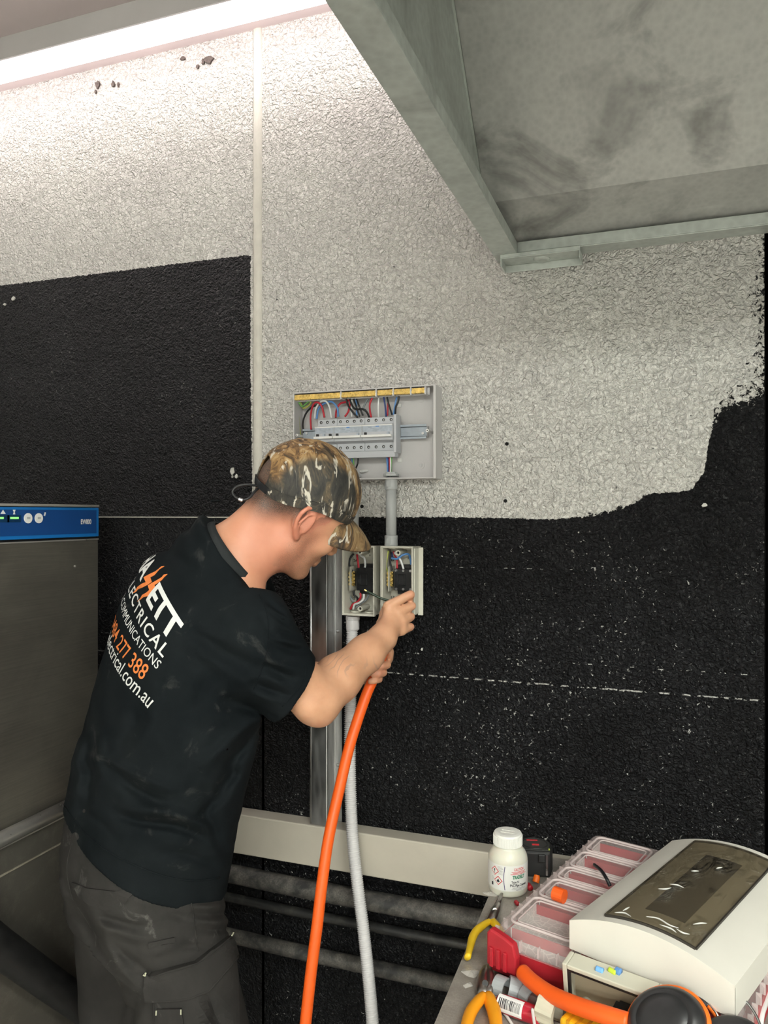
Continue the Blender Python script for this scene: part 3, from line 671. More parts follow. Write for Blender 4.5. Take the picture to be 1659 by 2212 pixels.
t = thing('dishwasher', 'stainless steel dishwasher with a blue control panel, beside the man', 'dishwasher', (-1.7, -.5, 0))
def dw(name, vf, m, parent=None, **k): return obj(name, vf, m, parent or t, world=True, **k)
def pz(px, py): return onX(px, py, DX).z
zp1, zp0 = pz(213,1097), pz(213,1158.5); zd1 = pz(213,1163); zd0 = onX(70,1775,DX).z
dw('body', box(-2.05, DX-.02, DY0, DY1, .14, zp1+.006), M_SS, bevel=.002)
dw('top_trim', box(-2.05, DX+.002, DY0, DY1, zp1+.002, zp1+.0075), M_CHROME)
pan = dw('control_panel', box(DX-.02, DX, DY0, DY1, zp0, zp1), M_BLUE2, bevel=.001)
dw('panel_print', box(DX, DX+.0006, DY0, DY1-.009, zp0+.008, zp1-.006), M_BLUE, pan)
door = dw('door', box(DX-.02, DX-.001, DY0, DY1-.001, zd0, zd1-.0015), M_SS, bevel=.002)
dw('door_edge', box(DX-.02, DX+.0008, DY0, DY1-.001, zd1-.0032, zd1), M_CHROME, door)
dw('door_gap', box(DX-.024, DX-.006, DY0, DY1-.002, zd1, zp0), M_BLACK)
hb = onX(70,1765,DX)
dw('handle', tube([(DX+.016, DY0, zd0+.004), (DX+.016, DY1-.004, zd0+.004)], .0165, 18), M_CHROME, door, smooth=True)
dw('handle_lip', box(DX-.004, DX+.010, DY0, DY1-.003, zd0-.022, zd0-.0185), M_CHROME, door)
zs = onX(50,1866,DX).z
dw('front_panel', box(DX-.02, DX-.002, DY0, DY1-.001, zs+.001, zd0-.0225), M_SSD)
dw('scuffed_seam', box(DX-.02, DX+.0012, DY0, DY1-.03, zs-.002, zs+.001), dusty('scuffed_edge', (.30,.26,.20), (.6,.55,.45), .45, .6, .3, .8))
dw('lower_panel', box(DX-.02, DX-.004, DY0, DY1-.001, .14, zs-.002), M_SSD)
for x in (-2.0, DX-.07):
    for y in (DY0+.06, DY1-.06): dw('foot', cyl((x,y,0.0),(x,y,.14), .02, 14), M_SSD)
def disc(py_, r, th, m, name, px): c = onX(px, py_, DX); return dw(name, cyl((DX,c.y,c.z),(DX+th,c.y,c.z), r, 22), m, pan)
for px in (59.5, 82.5):
    bt = disc(1119.5, .0115, .003, M_WHITE, 'button', px); c = onX(px,1119.5,DX)
    dw('button_icon', box(DX+.003, DX+.0034, c.y-.005, c.y+.005, c.z-.002, c.z+.003), pmat('grey_print', (.45,.45,.45), .5), bt)
for px in (2, 26, 34.5):
    c = onX(px, 1119, DX); dw('indicator', box(DX, DX+.0018, c.y-.006, c.y+.006, c.z-.0022, c.z+.0022), M_GREEN, pan)
for px in (4, 30): c = onX(px, 1119.5, DX); dw('indicator_window', box(DX, DX+.0011, c.y-.019, c.y+.019, c.z-.009, c.z+.007), pmat('dark_blue_window', (.004,.03,.08), .3), pan)
c = onX(6, 1110, DX); dw('printed_icon', prism([(-.007,0),(.007,0),(0,.009)], (DX, c.y, c.z), (0,1,0), (0,0,1), (1,0,0), .0011), M_PRINT, pan)
c = onX(30, 1110, DX); dw('printed_icon', prism([(-.004,.009),(.004,.009),(.0012,.004),(.003,-.001),(-.003,-.001),(-.0012,.004)], (DX, c.y, c.z), (0,1,0), (0,0,1), (1,0,0), .0011), M_PRINT, pan)
c = onX(96, 1111, DX); dw('printed_icon', prism([(-.003,-.003),(.001,-.004),(.004,.004),(0,.005)], (DX, c.y, c.z), (0,1,0), (0,0,1), (1,0,0), .0011), M_PRINT, pan)
v, f = text_mesh('EW800', .0165, .03); c = onX(173.5, 1132, DX); c2 = onX(196.5, 1131, DX)
wid = max(p.x for p in v); v = [Vector((p.x*(c2.y-c.y)/wid, p.y, p.z)) for p in v]
dw('model_lettering', xf((v, f), frame_M((DX+.0012, c.y, c.z), (0,1,0), (0,0,1), (1,0,0))), M_PRINT, pan)
c = onX(162, 1223, DX); dw('door_screw', cyl((DX-.001,c.y,c.z),(DX+.0012,c.y,c.z), .0026, 10), M_CHROME, door)
# dark band slanting across the dishwasher front, modelled as a thick black tube
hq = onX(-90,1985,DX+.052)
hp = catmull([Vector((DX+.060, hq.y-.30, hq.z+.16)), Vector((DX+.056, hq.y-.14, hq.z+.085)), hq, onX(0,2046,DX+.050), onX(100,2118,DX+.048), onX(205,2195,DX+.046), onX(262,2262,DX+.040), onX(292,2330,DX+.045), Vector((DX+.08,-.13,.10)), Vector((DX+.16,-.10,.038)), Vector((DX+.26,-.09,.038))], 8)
hs = thing('slanting_tubing', 'wide black tubing slanting down across the dishwasher front', 'tubing', (hp[0].x, hp[0].y, 0))
obj('tubing', tube(hp, .036, 20), pmat('matt_black', (.008,.008,.008), .6, vscale=40, var=.4, bmp=.2, bscale=90), hs, smooth=True, world=True)
# ================================================================== signed-distance modelling for the figure
# (points in camera-aligned metres: X across, Y up from eye level, Z away; turned into room coordinates at the end)
def smin(a, b, k):
    h = np.clip(0.5+0.5*(b-a)/k, 0, 1); return b*(1-h)+a*h-k*h*(1-h)
def smax(a, b, k): return -smin(-a, -b, k)
def cone(P, a, b, ra, rb):
    a, b = np.asarray(a, float), np.asarray(b, float); d = b-a
    t = np.clip(((P-a)@d)/(d@d), 0, 1); return np.linalg.norm(P-(a+t[:, None]*d), axis=1)-(ra+(rb-ra)*t)
def ell(P, c, r):
    r = np.asarray(r, float); q = (P-np.asarray(c, float))/r; k0 = np.linalg.norm(q, axis=1); k1 = np.linalg.norm(q/r, axis=1)
    return k0*(k0-1.0)/np.maximum(k1, 1e-9)
def chain(P, pts, rad):
    d = None
    for i in range(len(pts)-1):
        c = cone(P, pts[i], pts[i+1], rad[i], rad[i+1]); d = c if d is None else np.minimum(d, c)
    return d
def unit(v): v = np.asarray(v, float); return v/np.linalg.norm(v)
def loft(P, rings):
    """elliptic cross-sections; ring = (centre, right, up, forward, a, b_front, b_back, power)"""
    n = len(rings)
    cs = np.array([r[0] for r in rings]); R = np.array([r[1] for r in rings]); U = np.array([r[2] for r in rings]); F = np.array([r[3] for r in rings])
    ab = np.array([[r[4], r[5], r[6], r[7]] for r in rings], float)
    g = np.stack([(P-cs[i])@U[i] for i in range(n)], 1)
    i0 = np.clip((g >= 0).sum(1)-1, 0, n-2); ar = np.arange(len(P))
    ga, gb = g[ar, i0], g[ar, i0+1]; t = np.clip(ga/np.where(np.abs(ga-gb) < 1e-9, 1e-9, ga-gb), 0, 1)
    ts = t*t*(3-2*t)*0.5+t*0.5
    c = cs[i0]+(cs[i0+1]-cs[i0])*t[:, None]
    def ip(A): return A[i0]+(A[i0+1]-A[i0])*(ts[:, None] if A.ndim > 1 else ts)
    q = P-c; x = (q*ip(R)).sum(1); y = (q*ip(F)).sum(1); s = ip(ab)
    b = np.where(y > 0, s[:, 1], s[:, 2]); pw = s[:, 3]
    rho = ((np.abs(x)/s[:, 0])**pw+(np.abs(y)/b)**pw)**(1/pw)
    d = (rho-1)*np.minimum(s[:, 0], b)
    return np.maximum(d, np.maximum(-g[:, 0], g[:, -1]))
def near(P, c, R, f, pad=.07):
    """evaluate f only near the ball (c, R); elsewhere a safe lower bound"""
    d = np.linalg.norm(P-np.asarray(c, float), axis=1)-R; m = d < pad
    if m.any(): d[m] = f(P[m])
    return d
def mesh_sdf(f, lo, hi, h, B=8, slack=0.3):
    lo, hi = np.asarray(lo, float), np.asarray(hi, float)
    nb = np.ceil((hi-lo)/(B*h)).astype(int)
    I = np.stack(np.meshgrid(*[np.arange(k) for k in nb], indexing='ij'), -1).reshape(-1, 3)
    cen = lo+(I+0.5)*B*h
    fv = np.concatenate([f(cen[i:i+200000]) for i in range(0, len(cen), 200000)])
    I = I[np.abs(fv) < B*h*0.88*(1+slack)]
    g = np.arange(B+2); G = np.stack(np.meshgrid(g, g, g, indexing='ij'), -1).reshape(-1, 3)
    m = B+2; BIG = 1 << 20
    ck, cp, eds = [], [], []
    step = max(1, 900000//len(G))
    for s in range(0, len(I), step):
        blk = I[s:s+step]
        gi = (blk[:, None, :]*B+G[None]).reshape(-1, 3)
        v = f(lo+gi*h).reshape(len(blk), m, m, m); v = np.where(v == 0, 1e-9, v)
        # cells (B+1 per side, the last layer repeats in the next block)
        acc = np.zeros((len(blk), m-1, m-1, m-1, 3)); cnt = np.zeros((len(blk), m-1, m-1, m-1))
        off = [(a, b, c) for a in (0, 1) for b in (0, 1) for c in (0, 1)]
        sl = lambda o: v[:, o[0]:m-1+o[0], o[1]:m-1+o[1], o[2]:m-1+o[2]]
        for o in off:
            for ax in range(3):
                if o[ax]: continue
                o2 = list(o); o2[ax] = 1
                a, b = sl(o), sl(o2); cr = (a < 0) != (b < 0)
                if not cr.any(): continue
                t = np.where(cr, a/np.where(a-b == 0, 1, a-b), 0)
                for k in range(3): acc[..., k] += np.where(cr, o[k]+(t if k == ax else 0), 0)
                cnt += cr
        act = np.argwhere(cnt > 0)
        pos = acc[tuple(act.T)]/cnt[tuple(act.T)][:, None]
        gc = blk[act[:, 0]]*B+act[:, 1:]
        ck.append((gc[:, 0]*BIG+gc[:, 1])*BIG+gc[:, 2]); cp.append(lo+(gc+pos)*h)
        for ax in range(3):
            a = v[:, :m-1, :m-1, :m-1]; o2 = [0, 0, 0]; o2[ax] = 1; b = sl(o2)
            cr = (a < 0) != (b < 0)
            e = np.argwhere(cr)
            # owned edges: lattice index 1..B in every direction, so all four cells are inside this block's range
            ok = ((e[:, 1:] >= 1) | (np.arange(3)[None] == ax)).all(1) & ((e[:, 1:] <= B) | (np.arange(3)[None] == ax)).all(1) & (e[:, 1+ax] < B)
            e = e[ok]
            eds.append((ax, blk[e[:, 0]]*B+e[:, 1:], a[tuple(e.T)] < 0))
    ck = np.concatenate(ck); cp = np.concatenate(cp)
    uk, ix = np.unique(ck, return_index=True); cp = cp[ix]
    F = []
    for ax, e, neg in eds:
        if not len(e): continue
        u, w_ = [k for k in range(3) if k != ax]
        if ax == 1: u, w_ = w_, u
        q = []
        for du, dw_ in ((-1, -1), (0, -1), (0, 0), (-1, 0)):
            c = e.copy(); c[:, u] += du; c[:, w_] += dw_
            key = (c[:, 0]*BIG+c[:, 1])*BIG+c[:, 2]
            j = np.minimum(np.searchsorted(uk, key), len(uk)-1); q.append(np.where(uk[j] == key, j, -1))
        q = np.stack(q, 1); q = np.where(neg[:, None], q, q[:, ::-1]); F.append(q[(q >= 0).all(1)])
    F = np.concatenate(F)
    return cp, F[:, ::-1]          # the map to room coordinates mirrors, so turn the faces
def c2w(P):
    return np.stack([-SN*P[:, 2]+CS*P[:, 0], -D+CS*P[:, 2]+SN*P[:, 0], ZC+P[:, 1]], 1)
def sdf_obj(name, f, lo, hi, h, mat, parent, attrs=None, smooth_it=0):
    P, F = mesh_sdf(f, lo, hi, h)
    for _ in range(smooth_it):
        acc = np.zeros_like(P); cnt = np.zeros(len(P))
        for k in range(4):
            a, b = F[:, k], F[:, (k+1) % 4]; np.add.at(acc, a, P[b]); np.add.at(cnt, a, 1)
            np.add.at(acc, b, P[a]); np.add.at(cnt, b, 1)
        P = P*0.45+0.55*acc/np.maximum(cnt, 1)[:, None]
    Wd = c2w(P)-np.array(wmat(parent).translation)
    me = bpy.data.meshes.new(name)
    me.vertices.add(len(Wd)); me.vertices.foreach_set('co', Wd.astype(np.float32).ravel())
    me.loops.add(4*len(F)); me.loops.foreach_set('vertex_index', F.astype(np.int32).ravel())
    me.polygons.add(len(F)); me.polygons.foreach_set('loop_start', np.arange(0, 4*len(F), 4, dtype=np.int32))
    me.update(calc_edges=True); me.validate()
    me.polygons.foreach_set('use_smooth', np.ones(len(me.polygons), bool))
    if attrs:
        for k, fn in attrs.items():
            a = me.attributes.new(k, 'FLOAT', 'POINT'); a.data.foreach_set('value', fn(P).astype(np.float32))
    for m_ in (mat if isinstance(mat, (list, tuple)) else [mat]): me.materials.append(m_)
    o = bpy.data.objects.new(name, me); C.objects.link(o); o.parent = parent
    return o, P, F

# ------------------------------------------------------------------ frames of the figure
def hframe(al, be, ro):
    al, be, ro = map(math.radians, (al, be, ro)); ca, sa, cb, sb_ = math.cos(al), math.sin(al), math.cos(be), math.sin(be)
    f = np.array([ca*cb, -sb_, sa*cb]); u = np.array([ca*sb_, cb, sa*sb_]); r = np.array([sa, 0, -ca])
    return f, u*math.cos(ro)+r*math.sin(ro), r*math.cos(ro)-u*math.sin(ro)
HF, HU, HR = hframe(33, 27, 22)
HC = J(640, 1110, 1.53)
def hl(P): q = P-HC; return np.stack([q@HF, q@HU, q@HR], 1)
def hw(f, u, r): return HC+f*HF+u*HU+r*HR
# torso
TR, TU = unit((.55,-.40,-.73)), unit((.33,.90,-.25)); TU = unit(TU-TR*(TU@TR)); TF = np.cross(TR, TU); TF = unit(TF)
PRt, PUt = unit((.70,-.06,-.71)), unit((.36,.92,.02)); PUt = unit(PUt-PRt*(PUt@PRt)); PFt = unit(np.cross(PRt, PUt))
if TF[0] < 0: TF = -TF
if PFt[0] < 0: PFt = -PFt
def ring(px, py, d, t, a, bf, bb, pw=2.25):
    R = unit(PRt*(1-t)+TR*t); U = unit(PUt*(1-t)+TU*t); U = unit(U-R*(U@R)); F = unit(PFt*(1-t)+TF*t); F = unit(F-R*(F@R)-U*(F@U))
    return (J(px, py, d), R, U, F, a, bf, bb, pw)
RS, RE, RW = J(543,1364,1.43), J(686,1512,1.50), J(826,1378,1.665)
LS, LE, LW = J(488,1215,1.71), J(615,1485,1.82), J(792,1448,1.735)
C7 = J(492,1160,1.50)
# ------------------------------------------------------------------ the head
def head_sd(P):
    q = hl(P); m = q.copy(); m[:, 2] = np.abs(m[:, 2])
    d = ell(q, (-.010, .047, 0), (.099, .090, .0765))
    d = smin(d, ell(q, (.028, .030, 0), (.066, .085, .070)), .03)
    d = smin(d, ell(q, (.040, -.030, 0), (.054, .080, .056)), .03)
    d = smin(d, cone(m, (.000, -.050, .050), (.062, -.096, .018), .018, .0185), .022)
    d = smin(d, cone(m, (.000, -.010, .054), (.002, -.055, .050), .018, .016), .025)
    d = smin(d, ell(q, (.073, -.098, 0), (.020, .018, .022)), .014)
    d = smin(d, cone(m, (.083, .024, .006), (.070, .020, .046), .012, .010), .016)
    d = smin(d, ell(m, (.060, -.020, .044), (.024, .020, .018)), .02)
    d = smax(d, -ell(m, (.099, .001, .031), (.014, .011, .016)), .012)
    d = np.minimum(d, ell(m, (.0765, .001, .031), (.0125, .0125, .0125)))
    d = smin(d, cone(q, (.090, .012, 0), (.113, -.028, 0), .0075, .0100), .010)
    d = smin(d, ell(m, (.104, -.033, .011), (.011, .008, .008)), .006)
    d = smax(d, -ell(m, (.108, -.0405, .007), (.005, .004, .0035)), .003)
    d = smin(d, cone(m, (.097, -.061, 0), (.088, -.063, .021), .0072, .004), .006)
    d = smin(d, cone(m, (.094, -.072, 0), (.086, -.068, .019), .0078, .004), .006)
    d = smax(d, -cone(m, (.108, -.0665, 0), (.094, -.0665, .016), .0012, .0006), .003)
    # ears: rim, lobe, bowl
    e = m.copy()
    rim = [(.008,.010,.070),(.006,.026,.073),(-.002,.037,.078),(-.014,.040,.083),(-.026,.034,.088),(-.032,.020,.090),(-.031,.004,.089),(-.024,-.010,.085),(-.014,-.021,.080),(-.006,-.027,.076)]
    ear = chain(e, rim, [.004,.0045,.0045,.0046,.0046,.0046,.0046,.0048,.0056,.0068])
    w_ = unit((.42, 0, .9)); c0 = np.array((-.013, .008, .078)); qq = e-c0; pl = qq@np.array([-.30,0,.95]) ; inpl = np.sqrt(((qq[:,0]+.0)/.019)**2+((qq[:,1])/.030)**2)
    bowl = np.maximum(np.abs(pl+.002)-.003, (inpl-1)*.018)
    ear = smin(ear, bowl, .004)
    ear = smin(ear, chain(e, [(-.004,.030,.080),(-.016,.022,.085),(-.021,.004,.085),(-.014,-.014,.081)], [.003,.0034,.0034,.003]), .003)
    ear = smin(ear, ell(e, (.010,-.002,.072), (.005,.008,.006)), .004)
    d = smin(d, ear, .004)
    return d
# ------------------------------------------------------------------ hands
def fingers(P, palm, fs, k=.007):
    d = palm.copy()
    for pts, rad in fs:
        fd = chain(P, pts, rad); d = np.minimum(d, smin(palm, fd, k))
    return d
RFIN = [([J(838,1309,1.705), J(887,1284,1.722), J(884,1296,1.742), J(866,1303,1.754)], [.0115,.0100,.0090,.0074]),
        ([J(860,1322,1.708), J(889,1309,1.732), J(880,1316,1.754), J(864,1313,1.762)], [.0122,.0106,.0092,.0074]),
        ([J(868,1341,1.706), J(887,1332,1.732), J(877,1337,1.754), J(864,1332,1.760)], [.0118,.0104,.0090,.0072]),
        ([J(868,1361,1.702), J(886,1354,1.728), J(877,1358,1.750), J(866,1352,1.756)], [.0112,.0098,.0084,.0068]),
        ([J(826,1352,1.712), J(829,1325,1.742), J(838,1306,1.752), J(853,1298,1.757)], [.0125,.0105,.0092,.0072])]
def rhand(P):
    palm = chain(P, [J(828,1376,1.668), J(838,1356,1.685)], [.0255,.0230])
    for a in (J(840,1317,1.706), J(857,1328,1.709), J(864,1344,1.707), J(864,1360,1.702)):
        palm = smin(palm, cone(P, J(836,1362,1.684), a, .0165, .0130), .012)
    palm = smin(palm, cone(P, J(832,1366,1.69), J(826,1348,1.712), .016, .0135), .012)
    return fingers(P, palm, RFIN, .008)
CABLE_HAND = [J(833,1392,1.717), J(822,1425,1.716), J(812,1455,1.714), J(804,1472,1.711)]
def wrap(px, py, s, r):
    # from the knuckle behind the cable, round its far side of the picture, fingertip on the near side
    return ([J(px-16*s, py-3, 1.752), J(px, py-2, 1.742), J(px+1*s, py, 1.712), J(px-9*s, py+2, 1.694), J(px-20*s, py+4, 1.690)], [r*1.12, r*1.08, r, r*.95, r*.82])
LFIN = [wrap(835,1436,1.1,.0094), wrap(827,1453,1.05,.0090), wrap(818,1468,.9,.0080),
        ([J(822,1428,1.750), J(840,1424,1.738), J(843,1408,1.716), J(838,1396,1.700)], [.0104,.0098,.0090,.0078]),
        ([J(800,1432,1.735), J(812,1420,1.718), J(823,1408,1.702), J(831,1398,1.695)], [.0120,.0105,.0095,.0078])]
def lhand(P):
    palm = chain(P, [J(792,1448,1.737), J(803,1444,1.750)], [.024,.022])
    for a in (J(820,1426,1.752), J(818,1440,1.754), J(812,1454,1.754), J(804,1466,1.752)):
        palm = smin(palm, cone(P, J(802,1446,1.752), a, .015, .0115), .010)
    return fingers(P, palm, LFIN, .007)
# ------------------------------------------------------------------ the body
HIPR, HIPL = J(338,1925,1.50), J(262,1905,1.66)
KNR, KNL = J(452,2330,1.50), J(268,2290,1.70)
ANR, ANL = np.array([KNR[0]-.03, -1.45, KNR[2]+.03]), np.array([KNL[0]-.03, -1.45, KNL[2]+.03])
BODY_T = [ring(305,1880,1.57,0,.150,.095,.11), ring(328,1725,1.56,.25,.142,.09,.095), ring(362,1602,1.55,.5,.145,.095,.10), ring(400,1470,1.535,.8,.155,.11,.11), ring(425,1360,1.525,.95,.150,.10,.11), ring(448,1270,1.515,1,.10,.08,.08), ring(475,1205,1.505,1,.06,.05,.05)]
NB = hw(-.028, -.060, 0)
def body_sd(P):
    d = loft(P, BODY_T)
    nk0 = J(497,1203,1.512)
    neck = cone(P, nk0, NB, .057, .054)
    neck = smin(neck, cone(P, J(515,1210,1.50), hw(.010,-.060,0), .055, .045), .02)
    # the two cords at the back of the neck
    neck = smin(neck, cone(P, J(492,1186,1.50), hw(-.072, -.022, .012), .032, .028), .03)
    hd = near(P, hw(0,0,0), .17, head_sd)
    d = smin(d, neck, .04)
    for S_ in (RS, LS): d = smin(d, cone(P, J(485,1215,1.51), S_, .044, .050), .05)
    d = smin(d, smin(neck, hd, .028), .012)
    mid = RE+(RW-RE)*.28+np.array([0.0,.004,0.004])
    ra = np.minimum(cone(P, RS, RE+np.array([-.004,.004,-.004]), .060, .043), 9)
    fa = smin(cone(P, RE, mid, .044, .0455), cone(P, mid, RE+(RW-RE)*.72, .0455, .0365), .02)
    fa = smin(fa, cone(P, RE+(RW-RE)*.72, RW, .0365, .0305), .02)
    ra = smin(ra, fa, .03)
    ra = smin(ra, cone(P, J(692,1543,1.492), J(664,1525,1.462), .017, .022), .022)      # point of the elbow
    ra = smin(ra, near(P, J(850,1340,1.72), .10, rhand), .016)
    la = cone(P, LS, LE, .055, .042); lm = LE+(LW-LE)*.3
    la = smin(la, smin(cone(P, LE, lm, .042, .044), cone(P, lm, LW, .044, .026), .02), .03)
    la = smin(la, near(P, J(815,1440,1.73), .10, lhand), .016)
    d = smin(d, ra, .03); d = np.minimum(d, la)
    for h_, k_, a_ in ((HIPR, KNR, ANR), (HIPL, KNL, ANL)):
        lg = cone(P, h_, k_, .088, .058)
        cf = k_+(a_-k_)*.3+np.array([-.02,0,.01])
        lg = smin(lg, smin(cone(P, k_, cf, .056, .056), cone(P, cf, a_, .056, .038), .02), .03)
        ft = cone(P, a_+np.array([-.02,-.06,-.0]), a_+np.array([.14,-.068,.10]), .036, .030)
        lg = smin(lg, smin(ft, cone(P, a_, a_+np.array([0,-.05,0]), .040, .042), .03), .02)
        d = smin(d, lg, .03)
    return np.maximum(d, -1.548-P[:, 1])
def skin_mat():
    m, nt, p = nodes('skin')
    at = nn(nt, 'ShaderNodeAttribute', attribute_name='hair'); bd = nn(nt, 'ShaderNodeAttribute', attribute_name='beard'); re = nn(nt, 'ShaderNodeAttribute', attribute_name='flush_shade'); ink = nn(nt, 'ShaderNodeAttribute', attribute_name='ink')
    tc = nt.nodes.new('ShaderNodeTexCoord'); co = tc.outputs['Object']
    n = noise(nt, 22, 5, .6, .2, co); fine = noise(nt, 900, 2, .6, 0, co)
    c = ramp(nt, n, [(.3, (.56,.285,.165)), (.7, (.66,.36,.22))]).outputs[0]
    c = mixc(nt, re.outputs['Fac'], c, (.55,.14,.10))
    st = ramp(nt, fine, [(.42, .25), (.6, 1)]).outputs[0]
    c = mixc(nt, math_(nt, 'MULTIPLY', at.outputs['Fac'], math_(nt, 'ADD', math_(nt, 'MULTIPLY', st, .45), .62), True), c, (.030,.023,.019))
    c = mixc(nt, math_(nt, 'MULTIPLY', bd.outputs['Fac'], st), c, (.11,.065,.045))
    # faint line tattoo
    wv = nn(nt, 'ShaderNodeTexWave', Scale=26, Distortion=7, Detail=2); L(nt, co, wv.inputs['Vector'])
    ln = ramp(nt, wv.outputs['Fac'], [(.0, 1), (.06, 1), (.12, 0)]).outputs[0]
    c = mixc(nt, math_(nt, 'MULTIPLY', math_(nt, 'MULTIPLY', ln, ink.outputs['Fac']), .45), c, (.16,.15,.14))
    L(nt, c, p.inputs['Base Color']); p.inputs['Roughness'].default_value = .48
    p.inputs['Subsurface Weight'].default_value = .12; p.inputs['Subsurface Radius'].default_value = (.01,.004,.002); p.inputs['Subsurface Scale'].default_value = .4
    L(nt, bump(nt, fine, .12, .0006), p.inputs['Normal']); return m
def sstep(a, b, x): t = np.clip((x-a)/(b-a), 0, 1); return t*t*(3-2*t)
def hair_a(P):
    q = hl(P); r_ = np.linalg.norm(q-np.array((-.01,.045,0)), axis=1)
    low = -.052+.052*sstep(-.09, .02, q[:, 0])+.03*sstep(.015,.05,q[:,0])
    v = sstep(-.004, .050, q[:, 1]-low)*sstep(.066,.05,q[:,0]); v *= (np.abs(q[:, 2]) < .0785); v *= (r_ < .15)
    return np.clip(v, 0, 1)
def beard_a(P):
    q = hl(P); jaw = sstep(-.018, -.06, q[:, 1])*sstep(-.004, .02, q[:, 0])*(q[:, 1] > -.14)*(q[:, 0] < .12)
    side = sstep(.038,.015,np.abs(q[:,0]-.016))*sstep(.03,-.03,q[:,1])*(q[:,1]>-.1)*.6
    chin = sstep(.045, .01, np.linalg.norm(q-np.array((.07,-.1,0)), axis=1))
    return np.clip(np.maximum(np.maximum(jaw*.6, side*.85), chin*.95)*(np.linalg.norm(q, axis=1) < .17), 0, 1)
def flush_shade_a(P):
    q = hl(P); e = ((np.abs(q[:, 2]) > .076) & (np.linalg.norm(q, axis=1) < .11))*.55
    for c, r_, a in ((RFIN[0][0][1],.02,.3),(RFIN[1][0][1],.02,.35),(RFIN[2][0][1],.02,.4),(RFIN[3][0][1],.02,.4),(J(690,1552,1.48),.035,.3),(J(820,1450,1.69),.05,.35)):
        e = np.maximum(e, a*sstep(r_, 0, np.linalg.norm(P-c, axis=1)))
    neck_shade = .42*sstep(.16,.05,np.linalg.norm(q-np.array((-.02,-.05,.04)),axis=1))*(1-.6*sstep(.02,.07,q[:, 0]))  # neck redness, deepened so the neck's shade sits in the skin colour
    return np.maximum(e, neck_shade)
def ink_a(P): return np.maximum(sstep(.05,.02,np.linalg.norm(P-J(783,1455,1.585),axis=1)), .8*sstep(.04,.015,np.linalg.norm(P-J(735,1430,1.52),axis=1)))
man = thing('person', 'man in a camouflage cap and dark work clothes leaning to wire an enclosure', 'person', tuple(c2w(np.array([[-.45,-1.55,1.6]]))[0]))
M_SKIN = skin_mat()
body, bP, bF = sdf_obj('body', body_sd, (-.85,-1.56,1.25), (.12,.18,2.0), .0034, M_SKIN, man, {'hair': hair_a, 'beard': beard_a, 'flush_shade': flush_shade_a, 'ink': ink_a}, 1)

# ------------------------------------------------------------------ clothing
def fold(P, c, dirv, wl, amp, rad, ph=0.0):
    """a short run of parallel creases around c"""
    c = np.asarray(c, float); s = (P-c)@unit(dirv); return amp*np.sin(2*math.pi*s/wl+ph)*np.exp(-((np.linalg.norm(P-c, axis=1)/rad)**2))
def nz3(P, s, seed):
    rs = np.random.RandomState(seed); v = 0
    for i in range(5): k = rs.normal(size=3)*s; v = v+np.sin(P@k+rs.uniform(0, 6.28))
    return v/5
def creases(Q, L_):
    """single soft folds: (x0,y0,x1,y1, width, depth); depth > 0 is a valley, < 0 a ridge"""
    x = Q[:, 0]/Q[:, 2]*FPX+829.5; y = 1110-Q[:, 1]/Q[:, 2]*FPX; w_ = np.zeros(len(Q)); nr = Q[:, 2] < 1.60
    x, y = x[nr], y[nr]; a = np.zeros(len(x))
    x = x+5*np.sin(y/23.)+3*np.sin(y/9.+1); y = y+5*np.sin(x/27.)
    for x0, y0, x1, y1, wd, am in L_:
        dx, dy = x1-x0, y1-y0; t = ((x-x0)*dx+(y-y0)*dy)/(dx*dx+dy*dy); tc = np.clip(t, 0, 1)
        dd = np.hypot(x-x0-tc*dx, y-y0-tc*dy); taper = .35+.65*np.sin(np.pi*np.clip(tc, 0, 1))
        a += 1.9*am*taper*np.exp(-(dd/wd)**2)
    w_[nr] = a; return w_
SHIRT_CR = [(236,1668,350,1735,13,.0075),(246,1645,372,1712,13,-.0055),(256,1757,440,1806,12,.0075),(268,1734,448,1782,12,-.0055),(196,1600,186,1765,11,.0050),(172,1600,158,1745,11,-.0040),(222,1560,214,1700,12,-.0035),
 (575,1545,470,1505,20,.0095),(562,1572,470,1690,15,.0065),(540,1560,440,1655,14,-.005),(520,1640,440,1760,13,.005),(420,1365,562,1452,15,.0055),(408,1392,540,1482,14,-.0045),(470,1440,400,1560,16,.004),
 (600,1360,640,1368,7,.0035),(585,1392,652,1404,8,.0055),(588,1380,648,1388,6,-.003),(572,1425,650,1446,8,-.0050),(570,1442,640,1462,7,.0055),(560,1462,632,1478,8,-.0045),(552,1482,625,1498,8,.0055),(548,1505,600,1518,9,-.004),
 (572,1298,618,1326,6,.0035),(588,1322,640,1352,6,.0035),(580,1310,630,1340,5,-.0025),(560,1330,600,1380,8,.003),(350,1160,405,1235,16,.0035),(385,1150,440,1225,14,-.003),(300,1230,290,1330,12,.002),
 (300,1500,260,1640,16,.0035),(340,1480,300,1620,14,-.0025),(330,1840,470,1862,10,.0035),(440,1700,480,1850,12,.004),(150,1720,250,1810,10,.003)]
SHORT_CR = [(150,1950,235,2075,15,.007),(175,1945,262,2080,14,-.005),(200,1985,330,2000,9,.0045),(195,2005,340,2030,9,-.004),(250,2045,340,2110,12,.0055),(225,2050,310,2150,12,-.004),(405,1948,470,1935,6,.004),(408,1962,480,1950,6,-.0035),(410,1975,490,1968,6,.004),(412,1992,495,1985,6,-.0035),(415,2008,498,2002,6,.0035),
 (330,2060,400,2045,9,-.004),(380,2050,450,2040,8,.004),(360,1975,400,1990,10,.004),(455,2160,500,2250,12,.006),(430,2160,470,2260,11,-.005),(300,2130,280,2220,14,.006),(120,1850,170,1950,10,.004),(260,1930,330,1950,12,-.003),(448,2140,462,2240,9,.003)]
